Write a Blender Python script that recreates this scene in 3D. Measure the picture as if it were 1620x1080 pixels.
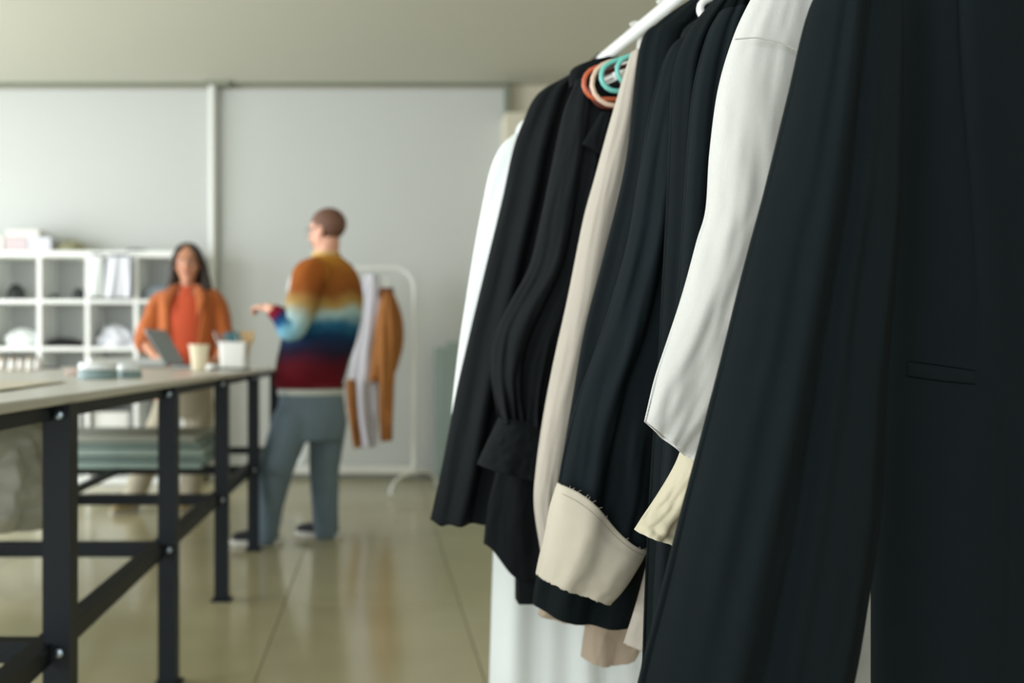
import bpy, bmesh, math, random
from mathutils import Vector, Matrix, noise
random.seed(7)
R = math.radians
PI = math.pi
for o in list(bpy.data.objects): bpy.data.objects.remove(o)
SC = bpy.context.scene
COL = SC.collection

# ------------------------------------------------------------------ camera
VX, VY, F = 598.0, 560.0, 1575.0
cam_d = bpy.data.cameras.new('camera'); cam = bpy.data.objects.new('camera', cam_d); COL.objects.link(cam)
cam.location = (0, 0, 1.0); cam.rotation_euler = (R(90), 0, 0)
cam_d.sensor_width = 36.0; cam_d.lens = 36.0*F/1620.0
cam_d.shift_x = (810-VX)/1620.0
cam_d.shift_y = -(540-VY)/1620.0
cam_d.clip_start = 0.05
cam_d.dof.use_dof = True; cam_d.dof.focus_distance = 1.0; cam_d.dof.aperture_fstop = 4.0
SC.camera = cam

# ------------------------------------------------------------------ world, light, exposure
w = bpy.data.worlds.new('world'); SC.world = w; w.use_nodes = True
bg = w.node_tree.nodes['Background']; bg.inputs[0].default_value = (0.80, 0.90, 1.0, 1); bg.inputs[1].default_value = 1.2
SC.view_settings.view_transform = 'Standard'; SC.view_settings.look = 'None'
SC.view_settings.gamma = 1.0; SC.view_settings.exposure = 0.14
try: SC.view_settings.use_curve_mapping = False
except Exception: pass

def area(name, loc, rot, sx, sy, power, color):
    l = bpy.data.lights.new(name, 'AREA'); l.shape = 'RECTANGLE'; l.size = sx; l.size_y = sy
    l.energy = power; l.color = color
    o = bpy.data.objects.new(name, l); COL.objects.link(o); o.location = loc; o.rotation_euler = rot
    return o
DAY = (0.945, 0.975, 1.02)
# daylight entering through the three windows of the left wall, and the window behind the camera
for y, e in ((0.8, 120), (3.4, 150), (6.0, 112)):
    area('window_daylight', (-5.42, y, 1.55), (0, R(-90), 0), 2.3, 2.0, e, DAY)
area('window_daylight', (-2.0, -2.42, 1.5), (R(90), 0, 0), 5.2, 2.2, 100, DAY)

# ------------------------------------------------------------------ materials
MATS = {}
def lin(c):
    return tuple(((v/255.0)/12.92 if v/255.0 <= .04045 else ((v/255.0+.055)/1.055)**2.4) for v in c)
def mat(name, rgb, rough=.6, metal=0, bump=0, bscale=200, var=0.0, vscale=6, sheen=0, weave=0, spec=.5, alpha=1, trans=0, coat=0):
    if name in MATS: return MATS[name]
    m = bpy.data.materials.new(name); m.use_nodes = True; nt = m.node_tree; b = nt.nodes['Principled BSDF']
    c = lin(rgb) + (1,)
    b.inputs['Base Color'].default_value = c; b.inputs['Roughness'].default_value = rough; b.inputs['Metallic'].default_value = metal
    b.inputs['Specular IOR Level'].default_value = spec
    if sheen: b.inputs['Sheen Weight'].default_value = sheen; b.inputs['Sheen Roughness'].default_value = .6
    if alpha < 1: b.inputs['Alpha'].default_value = alpha
    if trans: b.inputs['Transmission Weight'].default_value = trans
    if coat: b.inputs['Coat Weight'].default_value = coat; b.inputs['Coat Roughness'].default_value = .1
    tc = nt.nodes.new('ShaderNodeTexCoord')
    if var:
        n = nt.nodes.new('ShaderNodeTexNoise'); n.inputs['Scale'].default_value = vscale; n.inputs['Detail'].default_value = 5
        nt.links.new(tc.outputs['Object'], n.inputs['Vector'])
        mr = nt.nodes.new('ShaderNodeMapRange'); mr.inputs['To Min'].default_value = 1-var; mr.inputs['To Max'].default_value = 1+var
        nt.links.new(n.outputs['Fac'], mr.inputs['Value'])
        hs = nt.nodes.new('ShaderNodeHueSaturation'); hs.inputs['Color'].default_value = c
        nt.links.new(mr.outputs['Result'], hs.inputs['Value']); nt.links.new(hs.outputs['Color'], b.inputs['Base Color'])
    if bump:
        h = None
        if weave:
            w1 = nt.nodes.new('ShaderNodeTexWave'); w1.bands_direction = 'X'; w1.inputs['Scale'].default_value = weave; w1.inputs['Distortion'].default_value = 1.0
            w2 = nt.nodes.new('ShaderNodeTexWave'); w2.bands_direction = 'Z'; w2.inputs['Scale'].default_value = weave; w2.inputs['Distortion'].default_value = 1.0
            nt.links.new(tc.outputs['Object'], w1.inputs['Vector']); nt.links.new(tc.outputs['Object'], w2.inputs['Vector'])
            a = nt.nodes.new('ShaderNodeMath'); a.operation = 'ADD'; nt.links.new(w1.outputs['Fac'], a.inputs[0]); nt.links.new(w2.outputs['Fac'], a.inputs[1]); h = a.outputs[0]
        else:
            n2 = nt.nodes.new('ShaderNodeTexNoise'); n2.inputs['Scale'].default_value = bscale; n2.inputs['Detail'].default_value = 3
            nt.links.new(tc.outputs['Object'], n2.inputs['Vector']); h = n2.outputs['Fac']
        bp = nt.nodes.new('ShaderNodeBump'); bp.inputs['Strength'].default_value = bump; bp.inputs['Distance'].default_value = .001
        nt.links.new(h, bp.inputs['Height']); nt.links.new(bp.outputs['Normal'], b.inputs['Normal'])
    MATS[name] = m; return m

wool = mat('black_wool', (18, 25, 27), .88, bump=.35, weave=420, var=.10, vscale=60, spec=.10)
wool2 = mat('black_suiting', (22, 29, 32), .88, bump=.3, weave=460, var=.10, vscale=50, spec=.10)
cotton_black = mat('black_cotton', (22, 25, 27), .85, bump=.3, weave=380, var=.1, vscale=40, spec=.10)
pocket_m = mat('black_welt', (18, 24, 26), .9, bump=.3, weave=420, spec=.2)
linen_white = mat('off_white_linen', (203, 203, 198), .85, bump=.35, weave=330, var=.03, vscale=14, sheen=.1, spec=.3)
linen_cream = mat('cream_cotton', (200, 192, 166), .85, bump=.3, weave=330, var=.03, vscale=14, sheen=.1, spec=.3)
linen_beige = mat('beige_cotton', (184, 176, 163), .88, bump=.4, weave=300, var=.05, vscale=30, sheen=.1, spec=.3)
linen_cuff = mat('cuff_cotton', (199, 191, 173), .88, bump=.4, weave=300, var=.04, vscale=30, sheen=.1, spec=.3)
linen_tan = mat('tan_cotton', (176, 158, 138), .88, bump=.4, weave=300, var=.05, vscale=30, sheen=.1, spec=.3)
white_cloth = mat('white_cloth', (234, 240, 238), .8, bump=.3, weave=300, var=.02, spec=.3)
white_metal = mat('white_powder_coat', (234, 236, 232), .35, bump=.05, bscale=300)
white_plastic = mat('white_plastic', (236, 236, 230), .4)
black_plastic = mat('black_plastic', (20, 21, 22), .45)
steel = mat('bolt_steel', (168, 180, 190), .35, metal=1)
iron = mat('dark_painted_iron', (14, 22, 29), .5, spec=.3, bump=.1, bscale=120, var=.15, vscale=8)
top_m = mat('table_laminate', (198, 195, 184), .3, var=.06, vscale=3, spec=.5)
edge_m = mat('table_edge', (150, 150, 140), .5)
wall_m = mat('wall_paint', (196, 199, 195), .75, bump=.06, bscale=60, var=.02, vscale=.8)
wall2_m = mat('wall_paint_cream', (212, 206, 186), .75, bump=.06, bscale=60, var=.02, vscale=.8)
ceil_m = mat('ceiling_paint', (196, 196, 182), .85, bump=.06, bscale=40, var=.02, vscale=.7)
trim_m = mat('trim_grey_green', (130, 136, 120), .5, var=.08, vscale=4)
base_m = mat('baseboard_grey', (120, 122, 115), .5)
grout_m = mat('grout', (128, 122, 96), .8)
pipe_m = mat('pipe_white', (222, 224, 218), .5)
skin = mat('skin_light', (214, 160, 134), .5, bump=.03, bscale=200, var=.05, vscale=20)
skin2 = mat('skin_warm', (196, 140, 110), .5, bump=.03, bscale=200, var=.05, vscale=20)
hair_m = mat('hair_dark_brown', (42, 30, 24), .5, bump=.6, bscale=180, var=.3, vscale=60)
hair2_m = mat('hair_short_brown', (104, 72, 56), .7, bump=.6, bscale=400, var=.2, vscale=80)

def floor_mat():
    m = bpy.data.materials.new('floor_tile'); m.use_nodes = True; nt = m.node_tree; b = nt.nodes['Principled BSDF']
    tc = nt.nodes.new('ShaderNodeTexCoord'); oi = nt.nodes.new('ShaderNodeObjectInfo')
    ad = nt.nodes.new('ShaderNodeVectorMath'); ad.operation = 'ADD'
    nt.links.new(tc.outputs['Object'], ad.inputs[0]); nt.links.new(oi.outputs['Location'], ad.inputs[1])
    n = nt.nodes.new('ShaderNodeTexNoise'); n.inputs['Scale'].default_value = 2.2; n.inputs['Detail'].default_value = 6
    nt.links.new(ad.outputs[0], n.inputs['Vector'])
    cr = nt.nodes.new('ShaderNodeValToRGB'); cr.color_ramp.elements[0].position = .3; cr.color_ramp.elements[1].position = .75
    cr.color_ramp.elements[0].color = lin((172, 164, 126)) + (1,); cr.color_ramp.elements[1].color = lin((184, 176, 138)) + (1,)
    nt.links.new(n.outputs['Fac'], cr.inputs['Fac'])
    hs = nt.nodes.new('ShaderNodeHueSaturation'); mr = nt.nodes.new('ShaderNodeMapRange'); mr.inputs['To Min'].default_value = .95; mr.inputs['To Max'].default_value = 1.05
    nt.links.new(oi.outputs['Random'], mr.inputs['Value']); nt.links.new(mr.outputs['Result'], hs.inputs['Value'])
    nt.links.new(cr.outputs['Color'], hs.inputs['Color']); nt.links.new(hs.outputs['Color'], b.inputs['Base Color'])
    b.inputs['Roughness'].default_value = .16; b.inputs['Specular IOR Level'].default_value = .85
    return m
floor_m = floor_mat()

def ramp_mat(name, stops, attr=None, axis=2, lo=0, hi=1, rough=.95, nz=.05, bscale=150):
    m = bpy.data.materials.new(name); m.use_nodes = True; nt = m.node_tree; b = nt.nodes['Principled BSDF']
    b.inputs['Roughness'].default_value = rough; b.inputs['Specular IOR Level'].default_value = .2
    tc = nt.nodes.new('ShaderNodeTexCoord')
    if attr:
        a = nt.nodes.new('ShaderNodeAttribute'); a.attribute_name = attr; v = a.outputs['Fac']
    else:
        sx = nt.nodes.new('ShaderNodeSeparateXYZ'); nt.links.new(tc.outputs['Object'], sx.inputs[0]); v = sx.outputs[axis]
    mr = nt.nodes.new('ShaderNodeMapRange'); mr.inputs['From Min'].default_value = lo; mr.inputs['From Max'].default_value = hi
    nt.links.new(v, mr.inputs['Value'])
    n = nt.nodes.new('ShaderNodeTexNoise'); n.inputs['Scale'].default_value = 6; n.inputs['Detail'].default_value = 3; nt.links.new(tc.outputs['Object'], n.inputs['Vector'])
    m1 = nt.nodes.new('ShaderNodeMath'); m1.operation = 'MULTIPLY_ADD'; m1.inputs[1].default_value = nz*2; nt.links.new(n.outputs['Fac'], m1.inputs[0])
    m2 = nt.nodes.new('ShaderNodeMath'); m2.operation = 'SUBTRACT'; nt.links.new(mr.outputs['Result'], m2.inputs[0]); m2.inputs[1].default_value = nz
    nt.links.new(m2.outputs[0], m1.inputs[2])
    cr = nt.nodes.new('ShaderNodeValToRGB')
    el = cr.color_ramp.elements
    while len(el) > 1: el.remove(el[-1])
    for i, (p, c) in enumerate(stops):
        e = el[0] if i == 0 else el.new(p)
        e.position = p; e.color = lin(c) + (1,)
    nt.links.new(m1.outputs[0], cr.inputs['Fac']); nt.links.new(cr.outputs['Color'], b.inputs['Base Color'])
    n2 = nt.nodes.new('ShaderNodeTexNoise'); n2.inputs['Scale'].default_value = bscale; nt.links.new(tc.outputs['Object'], n2.inputs['Vector'])
    bp = nt.nodes.new('ShaderNodeBump'); bp.inputs['Strength'].default_value = .6; bp.inputs['Distance'].default_value = .004
    nt.links.new(n2.outputs['Fac'], bp.inputs['Height']); nt.links.new(bp.outputs['Normal'], b.inputs['Normal'])
    return m

# ------------------------------------------------------------------ geometry helpers
def P(x, y, d): return Vector(((x-VX)/F*d, d, 1.0-(y-VY)/F*d))
W = {}
class M:
    def __init__(s): s.v = []; s.f = []; s.a = {}
    def add(s, vs, fs):
        k = len(s.v); s.v += [Vector(v) for v in vs]; s.f += [tuple(i+k for i in f) for f in fs]; return s
    def box(s, c, size, rot=None, bev=0):
        c = Vector(c); hx, hy, hz = size[0]/2, size[1]/2, size[2]/2
        b = min(bev, hx*.9, hy*.9, hz*.9)
        if b <= 0:
            vs = [Vector((x*hx, y*hy, z*hz)) for x in (-1, 1) for y in (-1, 1) for z in (-1, 1)]
            fs = [(0, 1, 3, 2), (4, 6, 7, 5), (0, 4, 5, 1), (2, 3, 7, 6), (0, 2, 6, 4), (1, 5, 7, 3)]
        else:
            bm = bmesh.new(); bmesh.ops.create_cube(bm, size=1)
            for v in bm.verts: v.co = Vector((v.co.x*2*hx, v.co.y*2*hy, v.co.z*2*hz))
            bmesh.ops.bevel(bm, geom=list(bm.edges), offset=b, segments=2, profile=.5, affect='EDGES')
            bm.verts.index_update(); vs = [v.co.copy() for v in bm.verts]; fs = [tuple(v.index for v in f.verts) for f in bm.faces]; bm.free()
        if rot is not None: vs = [rot @ v for v in vs]
        return s.add([c+v for v in vs], fs)
    def rings(s, rs, cap0=True, cap1=True):
        n = len(rs[0]); k = len(s.v); fs = []
        for i in range(len(rs)-1):
            for j in range(n):
                a = i*n+j; b = i*n+(j+1) % n
                fs.append((a, b, b+n, a+n))
        vs = [p for r in rs for p in r]
        if cap0: fs.append(tuple(reversed(range(n))))
        if cap1: fs.append(tuple(range((len(rs)-1)*n, len(rs)*n)))
        s.add(vs, fs); return s
    def tube(s, path, r, n=12, flat=None, closed=False):
        path = [Vector(p) for p in path]; rs = []; m = len(path); base = len(s.v)
        rad = r if isinstance(r, (list, tuple)) else [r]*m
        up = Vector((0, 0, 1)); prev = None
        for i, p in enumerate(path):
            t = (path[(i+1) % m]-path[i-1]) if closed else (path[min(i+1, m-1)]-path[max(i-1, 0)])
            t.normalize()
            if prev is None:
                a = Vector((0, 1, 0)) if abs(t.y) < .9 else Vector((1, 0, 0))
                u = t.cross(a).normalized()
            else:
                u = (prev - t*prev.dot(t)).normalized()
            prev = u; v = t.cross(u)
            fl = flat or 1
            rs.append([p + u*math.cos(q*2*PI/n)*rad[i] + v*math.sin(q*2*PI/n)*rad[i]*fl for q in range(n)])
        if closed: rs.append(rs[0]); s.rings(rs, False, False)
        else: s.rings(rs)
        return s
    def cyl(s, p0, p1, r0, r1=None, n=24):
        return s.tube([p0, p1], [r0, r1 if r1 is not None else r0], n)
    def capsule(s, p0, r0, p1, r1, n=16, flat=1):
        p0 = Vector(p0); p1 = Vector(p1); t = (p1-p0).normalized(); pts = []; rad = []
        for k in range(5, 0, -1): a = k/5*PI/2*.98; pts.append(p0-t*math.sin(a)*r0); rad.append(math.cos(a)*r0)
        for k in range(0, 4): q = k/3; pts.append(p0.lerp(p1, q)); rad.append(r0+(r1-r0)*q)
        for k in range(1, 6): a = k/5*PI/2*.98; pts.append(p1+t*math.sin(a)*r1); rad.append(math.cos(a)*r1)
        return s.tube(pts, rad, n, flat)
    def chain(s, pts, rad, n=16):
        for i in range(len(pts)-1): s.capsule(pts[i], rad[i], pts[i+1], rad[i+1], n)
        return s
    def ell(s, c, r, rot=None, n=20, m=12):
        c = Vector(c); rs = []
        for i in range(m+1):
            a = -PI/2*.99+PI*.99*i/m
            ring = [Vector((math.cos(a)*math.cos(j*2*PI/n)*r[0], math.cos(a)*math.sin(j*2*PI/n)*r[1], math.sin(a)*r[2])) for j in range(n)]
            if rot is not None: ring = [rot @ v for v in ring]
            rs.append([c+v for v in ring])
        return s.rings(rs)
    def lathe(s, prof, c, n=32, rot=None):
        c = Vector(c); rs = []
        for (r, z) in prof:
            ring = [Vector((r*math.cos(j*2*PI/n), r*math.sin(j*2*PI/n), z)) for j in range(n)]
            if rot is not None: ring = [rot @ v for v in ring]
            rs.append([c+v for v in ring])
        return s.rings(rs)
    def build(s, name, m, parent=None, origin=None, smooth=True, remesh=0, sm=6, solid=0, attr=None, subsurf=0, fix=True):
        if parent is not None: o0 = W[parent.name]
        elif origin is not None: o0 = Vector(origin)
        else:
            xs = [v.x for v in s.v]; ys = [v.y for v in s.v]; zs = [v.z for v in s.v]
            o0 = Vector(((min(xs)+max(xs))/2, (min(ys)+max(ys))/2, min(zs)))
        me = bpy.data.meshes.new(name); me.from_pydata([tuple(v-o0) for v in s.v], [], s.f); me.update()
        if fix and not remesh:
            bm = bmesh.new(); bm.from_mesh(me); bmesh.ops.recalc_face_normals(bm, faces=bm.faces); bm.to_mesh(me); bm.free()
        if attr:
            at = me.attributes.new(attr[0], 'FLOAT', 'POINT'); at.data.foreach_set('value', attr[1])
        o = bpy.data.objects.new(name, me); COL.objects.link(o)
        if remesh:
            a = o.modifiers.new('r', 'REMESH'); a.mode = 'VOXEL'; a.voxel_size = remesh; a.use_smooth_shade = True
            b = o.modifiers.new('s', 'SMOOTH'); b.factor = .5; b.iterations = sm
            dg = bpy.context.evaluated_depsgraph_get(); dg.update()
            me2 = bpy.data.meshes.new_from_object(o.evaluated_get(dg)); o.modifiers.clear(); o.data = me2; me2.name = name; me = me2
        if solid:
            a = o.modifiers.new('thickness', 'SOLIDIFY'); a.thickness = solid; a.offset = 0
        if subsurf:
            a = o.modifiers.new('sub', 'SUBSURF'); a.levels = a.render_levels = subsurf
        me.materials.clear(); me.materials.append(m)
        if smooth:
            me.polygons.foreach_set('use_smooth', [True]*len(me.polygons))
            if not remesh and not solid:
                try: me.set_sharp_from_angle(angle=R(40))
                except Exception: pass
        if parent is not None: o.parent = parent; W[o.name] = o0.copy()
        else: o.location = o0; W[o.name] = o0.copy()
        return o
def tag(o, label=None, cat=None, group=None, kind=None):
    if label: o['label'] = label
    if cat: o['category'] = cat
    if group: o['group'] = group
    if kind: o['kind'] = kind
    return o
def empty(name, loc, label, cat, group=None):
    o = bpy.data.objects.new(name, None); COL.objects.link(o); o.location = loc; o.empty_display_size = .1
    W[o.name] = Vector(loc); return tag(o, label, cat, group)
def cat_rom(pts, n):
    pts = [Vector(p) for p in pts]; out = []; m = len(pts)
    for k in range(n):
        t = k/(n-1)*(m-1); i = min(int(t), m-2); f = t-i
        p0 = pts[i-1] if i > 0 else pts[i]*2-pts[i+1]; p1 = pts[i]; p2 = pts[i+1]; p3 = pts[i+2] if i+2 < m else pts[i+1]*2-pts[i]
        out.append(.5*((2*p1)+(p2-p0)*f+(2*p0-5*p1+4*p2-p3)*f*f+(3*p1-p0-3*p2+p3)*f*f*f))
    return out
def interp(vals, t):
    if not isinstance(vals, (list, tuple)): return vals
    m = len(vals); q = t*(m-1); i = min(int(q), m-2); f = q-i; return vals[i]*(1-f)+vals[i+1]*f

def cloth(name, L, Rr, thick, mt, parent, folds=(), wr=0.004, wrs=(3, 7), nseg=96, nlev=90, seed=0, grow=(.3, 1), cap=True, hem=None, exp=.85, jag=0, top=None):
    """closed cloth tube between a left and a right edge curve; thick = half depth"""
    L = cat_rom(L, nlev); Rr = cat_rom(Rr, nlev); rs = []
    for i in range(nlev):
        t = i/(nlev-1); l = L[i]; r = Rr[i]; c = (l+r)/2; a = (r-l)/2; b = interp(thick, t); g = grow[0]+(grow[1]-grow[0])*t
        ring = []
        for j in range(nseg):
            th = j*2*PI/nseg; ct = math.cos(th); st = math.sin(th)
            u = math.copysign(abs(ct)**exp, ct); v = math.copysign(abs(st)**exp, st)
            env = math.sqrt(max(0, 1-u*u*.92))
            dsp = 0
            for fo in folds:
                k, amp, ph, dr = fo[:4]
                if len(fo) > 4: amp = amp*t**fo[4]/max(g, .01)
                sgn = 0 if st <= 0 else 1.7
                dsp += amp*g*math.sin(k*PI*u+ph+dr*t+sgn)
            q = noise.noise(Vector((u*wrs[0]+seed*3.1, t*wrs[1]*.6, (0 if st <= 0 else 5)+seed)))
            q2 = noise.noise(Vector((u*wrs[0]*2.3+t*4+seed*1.7, t*wrs[1]*1.6-u*3, (0 if st <= 0 else 5)+seed+9)))
            dsp += wr*g*(q*1.6+q2*.7)
            p = c+a*u+Vector((0, 1, 0))*(b*v)+Vector((0, dsp*env, 0))
            p.x += dsp*.25*(1-env)
            if hem and t > .75:
                p.z += hem(u, (t-.75)/.25)
            if top and t < .3: p.z += top(u, 1-t/.3)
            if jag and i == nlev-1: p.z += random.uniform(-jag, jag)
            ring.append(p)
        rs.append(ring)
    m = M(); m.rings(rs, cap, False)
    return m.build(name, mt, parent, solid=.0022)

def px(pts, d): return [P(x, y, (d[i] if isinstance(d, (list, tuple)) else d)) for i, (x, y) in enumerate(pts)]
from mathutils.bvhtree import BVHTree
def surf(o, pts, lift=.0015):
    """points of the front surface of a garment piece, so that seams and pockets lie on the cloth"""
    w0 = W[o.name]; bv = BVHTree.FromPolygons([v.co+w0 for v in o.data.vertices], [tuple(p.vertices) for p in o.data.polygons])
    out = []; last = None; c0 = Vector((0, 0, 1))
    for (x, y) in pts:
        dr = (P(x, y, 1)-c0).normalized(); h = bv.ray_cast(c0, dr)
        q = h[0]-dr*lift if h[0] is not None else (P(x, y, last) if last else P(x, y, 1.0)); last = q.y; out.append(q)
    return out
def rodx(d): return .736-.137*d
ZR = 1.60

# ------------------------------------------------------------------ room shell
XL, XR, YB, YF, H = -5.5, 3.4, 8.0, -2.5, 3.17
root_floor = M().box(((XL+XR)/2, (YB+YF)/2, -.06), (XR-XL, YB-YF, .1)).build('floor', grout_m, smooth=False, origin=(0, 0, 0)); tag(root_floor, kind='structure')
TS = .705; x0 = -.377-TS*8; TL = 1.41; y0 = 3.99-TL*5
tile_me = None; cnt = 0
i = 0
while x0+i*TS < XR:
    j = 0
    while y0+j*TL < YB:
        xa, xb = max(x0+i*TS, XL), min(x0+(i+1)*TS, XR); ya, yb = max(y0+j*TL, YF), min(y0+(j+1)*TL, YB)
        j += 1
        if xb-xa < .05 or yb-ya < .05: continue
        full = (xb-xa > TS-.001 and yb-ya > TL-.001)
        if full and tile_me:
            o = bpy.data.objects.new('floor_tile', tile_me); COL.objects.link(o); o.parent = root_floor; o.location = ((xa+xb)/2, (ya+yb)/2, 0)
        else:
            m = M().box((0, 0, -.006), (xb-xa-.003, yb-ya-.003, .012), bev=.0015)
            W['tmp'] = Vector((0, 0, 0))
            o = m.build('floor_tile', floor_m, origin=(0, 0, 0), smooth=False); o.parent = root_floor; o.location = ((xa+xb)/2, (ya+yb)/2, 0)
            if full: tile_me = o.data
        cnt += 1
    i += 1
tag(M().box(((XL+XR)/2, (YB+YF)/2, H+.05), (XR-XL+.4, YB-YF+.4, .1)).build('ceiling', ceil_m, smooth=False), kind='structure')
XP = 1.03
wb = tag(M().box(((XL+XR)/2, YB+.12, H/2), (XR-XL, .12, H)).build('wall_back', wall2_m, smooth=False), kind='structure')
xj = P(347, 0, 8).x
M().box(((XL+xj-.006)/2, YB+.03, (H-.04)/2+.01), (xj-.006-XL, .058, H-.06), bev=.003).build('wall_panel', wall_m, wb, smooth=False)
M().box(((XP+xj)/2, YB+.03, (H-.04)/2+.01), (XP-xj, .058, H-.06), bev=.003).build('wall_panel', wall_m, wb, smooth=False)
tag(M().box((XR+.06, (YB+YF)/2, H/2), (.12, YB-YF, H)).build('wall_right', wall2_m, smooth=False), kind='structure')
tag(M().box((-2.0, YF-.06, .15), (5.4, .12, .3)).box(((XL-4.7)/2, YF-.06, H/2), (-4.7-XL, .12, H)).box(((.7+XR)/2, YF-.06, H/2), (XR-.7, .12, H)).box((-2.0, YF-.06, (H+2.7)/2), (5.4, .12, H-2.7)).build('wall_front', wall_m, smooth=False), kind='structure')
m = M().box((XL-.06, (YB+YF)/2, .175), (.12, YB-YF, .35)).box((XL-.06, (YB+YF)/2, 2.96), (.12, YB-YF, .42))
edges = [YF, -.25, 1.85, 2.35, 4.45, 4.95, 7.05, YB]
for a, b in ((edges[0], edges[1]), (edges[2], edges[3]), (edges[4], edges[5]), (edges[6], edges[7])): m.box((XL-.06, (a+b)/2, 1.55), (.12, b-a, 2.4))
tag(m.build('wall_left', wall_m, smooth=False), kind='structure')
def window(n, c, wd, ht, axis):
    m = M(); t = .05
    def bx(u, z, su, sz):
        if axis == 'y': m.box((c[0], c[1]+u, c[2]+z), (.06, su, sz), bev=.004)
        else: m.box((c[0]+u, c[1], c[2]+z), (su, .06, sz), bev=.004)
    bx(0, ht/2-t/2, wd, t); bx(0, -ht/2+t/2, wd, t); bx(-wd/2+t/2, 0, t, ht); bx(wd/2-t/2, 0, t, ht); bx(0, 0, t, ht)
    tag(m.build('window_%d' % n, white_metal, smooth=False), kind='structure')
for i, y in enumerate((.8, 3.4, 6.0)): window(i+1, (XL-.08, y, 1.55), 2.1, 2.4, 'y')
window(4, (-2.0, YF-.08, 1.5), 5.4, 2.4, 'x')
# trims on the back wall
tag(M().box(((XL+P(806, 0, 8).x)/2, YB-.03, P(0, 134, 8).z), (P(806, 0, 8).x-XL, .06, .022), bev=.004).build('trim_1', trim_m, smooth=False), kind='structure')
tag(M().cyl((P(338, 0, 8).x, YB-.05, 0), (P(338, 0, 8).x, YB-.05, H-.03), .032, n=24).build('trim_2', pipe_m), kind='structure')
tr = tag(M().box((P(346, 0, 8).x, YB-.055, P(0, 133, 8).z-.005), (.2, .1, .055), bev=.006).build('trim_3', trim_m, smooth=False), kind='structure')
tag(M().box((P(802, 0, 8).x, YB-.005, H/2), (.05, .05, H), bev=.004).build('trim_4', trim_m, smooth=False), kind='structure')
tag(M().box(((XL+XR)/2, YB-.012, .025), (XR-XL, .024, .05), bev=.003).build('baseboard_back', base_m, smooth=False), kind='structure')
tag(M().box((1.4, YB-.12, P(0, 180, 7.8).z/2), (.82, .3, P(0, 180, 7.8).z), bev=.01).build('trim_5', wall2_m, smooth=False), kind='structure')

# ------------------------------------------------------------------ work table
XE = -.615
tb = empty('work_table', (-1.33, 3.4, 0), 'long work table with grey top on a bolted dark steel frame', 'table')
M().box(((XE-2.08)/2, (.45+6.17)/2, .911), (2.08+XE, 6.17-.45, .020), bev=.004).build('tabletop', top_m, tb, smooth=False)
legs = [.96, 1.99, 3.02, 4.05, 5.08, 6.11]
def angle(p0, p1, s=.05, t=.004, o1=(1, 0, 0), o2=(0, 0, 1)):
    """L-section bar between two points; flanges point along o1 and o2"""
    m = M(); p0 = Vector(p0); p1 = Vector(p1); o1 = Vector(o1); o2 = Vector(o2)
    prof = [Vector((0, 0, 0)), o1*s, o1*s+o2*t, o1*t+o2*t, o1*t+o2*s, o2*s]
    m.rings([[p0+q for q in prof], [p1+q for q in prof]]); return m
for d in legs:
    for X, sx in ((-.608, -1), (-2.06, 1)):
        lg = angle((X, d-.026, .0), (X, d-.026, .9), .054, .004, (sx, 0, 0), (0, 1, 0)).build('leg', iron, tb, smooth=False)
        M().box((X+sx*.027, d, .004), (.08, .08, .008), bev=.001).build('foot_plate', iron, lg, smooth=False)
        for z in (.411, .880):
            M().lathe([(.0095, 0), (.0095, .003), (.008, .007), (.003, .009)], (X+sx*.020, d-.0262, z), 16, Matrix.Rotation(R(90), 3, 'X')).build('bolt', steel, lg)
    angle((-.65, d-.02, .43), (-2.03, d-.02, .43), .042, .004, (0, 0, -1), (0, 1, 0)).build('crossbar', iron, tb, smooth=False)
    angle((-.65, d+.02, .895), (-2.03, d+.02, .895), .03, .004, (0, 0, -1), (0, 1, 0)).build('crossbar', iron, tb, smooth=False)
for X, sx in ((-.646, -1), (-1.32, 1), (-2.022, 1)):
    for k in range(5):
        angle((X, legs[k]+.028, .43), (X, legs[k+1]-.028, .43), .042, .004, (0, 0, -1), (sx, 0, 0)).build('rail', iron, tb, smooth=False)
    angle((X-.004*sx, .6, .899), (X-.004*sx, 6.14, .899), .029, .004, (0, 0, -1), (sx, 0, 0)).build('apron', iron, tb, smooth=False)

TZ = .9215
def on_table(x, y):
    d = (1-TZ)*F/(y-VY); return Vector(((x-VX)/F*d, d, TZ))

# ------------------------------------------------------------------ things on the table
def tub():
    t = empty('stationery_tub', (P(371, 0, 5.12).x, 5.12, TZ), 'square white plastic tub full of scissors and pens on far end of table', 'tub')
    c = W[t.name]; m = M(); rs = []
    def ring(h, z, r=.018):
        out = []
        for qx, qy, a0 in ((1, 1, 0), (-1, 1, 90), (-1, -1, 180), (1, -1, 270)):
            for k in range(5):
                a = R(a0+k*22.5); out.append(c+Vector((qx*(h-r)+r*math.cos(a), qy*(h-r)+r*math.sin(a), z)))
        return out
    m.rings([ring(.064, 0), ring(.066, .02), ring(.071, .132), ring(.0745, .134), ring(.0745, .141), ring(.069, .141), ring(.064, .02), ring(.062, .006)])
    m.build('tub_body', white_plastic, t)
    return t
tub()
tc_ = Vector((P(371, 0, 5.12).x, 5.12, TZ))
teal_p = mat('teal_plastic', (10, 110, 120), .35); yel_p = mat('yellow_plastic', (214, 160, 40), .4); grey_p = mat('grey_plastic', (90, 96, 92), .5)
def scissors(name, c, m, label, lean):
    t = empty(name, c, label, 'scissors')
    c = Vector(c)
    M().box(c+Vector((0, 0, .055)), (.012, .003, .11), Matrix.Rotation(lean, 3, 'Y')).build('blade', steel, t, smooth=False)
    top = c+Vector((math.sin(lean)*.13, 0, .135))
    for s in (-1, 1):
        pts = [top+Vector((s*.019+math.cos(a)*.015, 0, math.sin(a)*.026)) for a in [k*2*PI/20 for k in range(20)]]
        M().tube(pts, .0055, 10, closed=True).build('handle', m, t)
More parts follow.
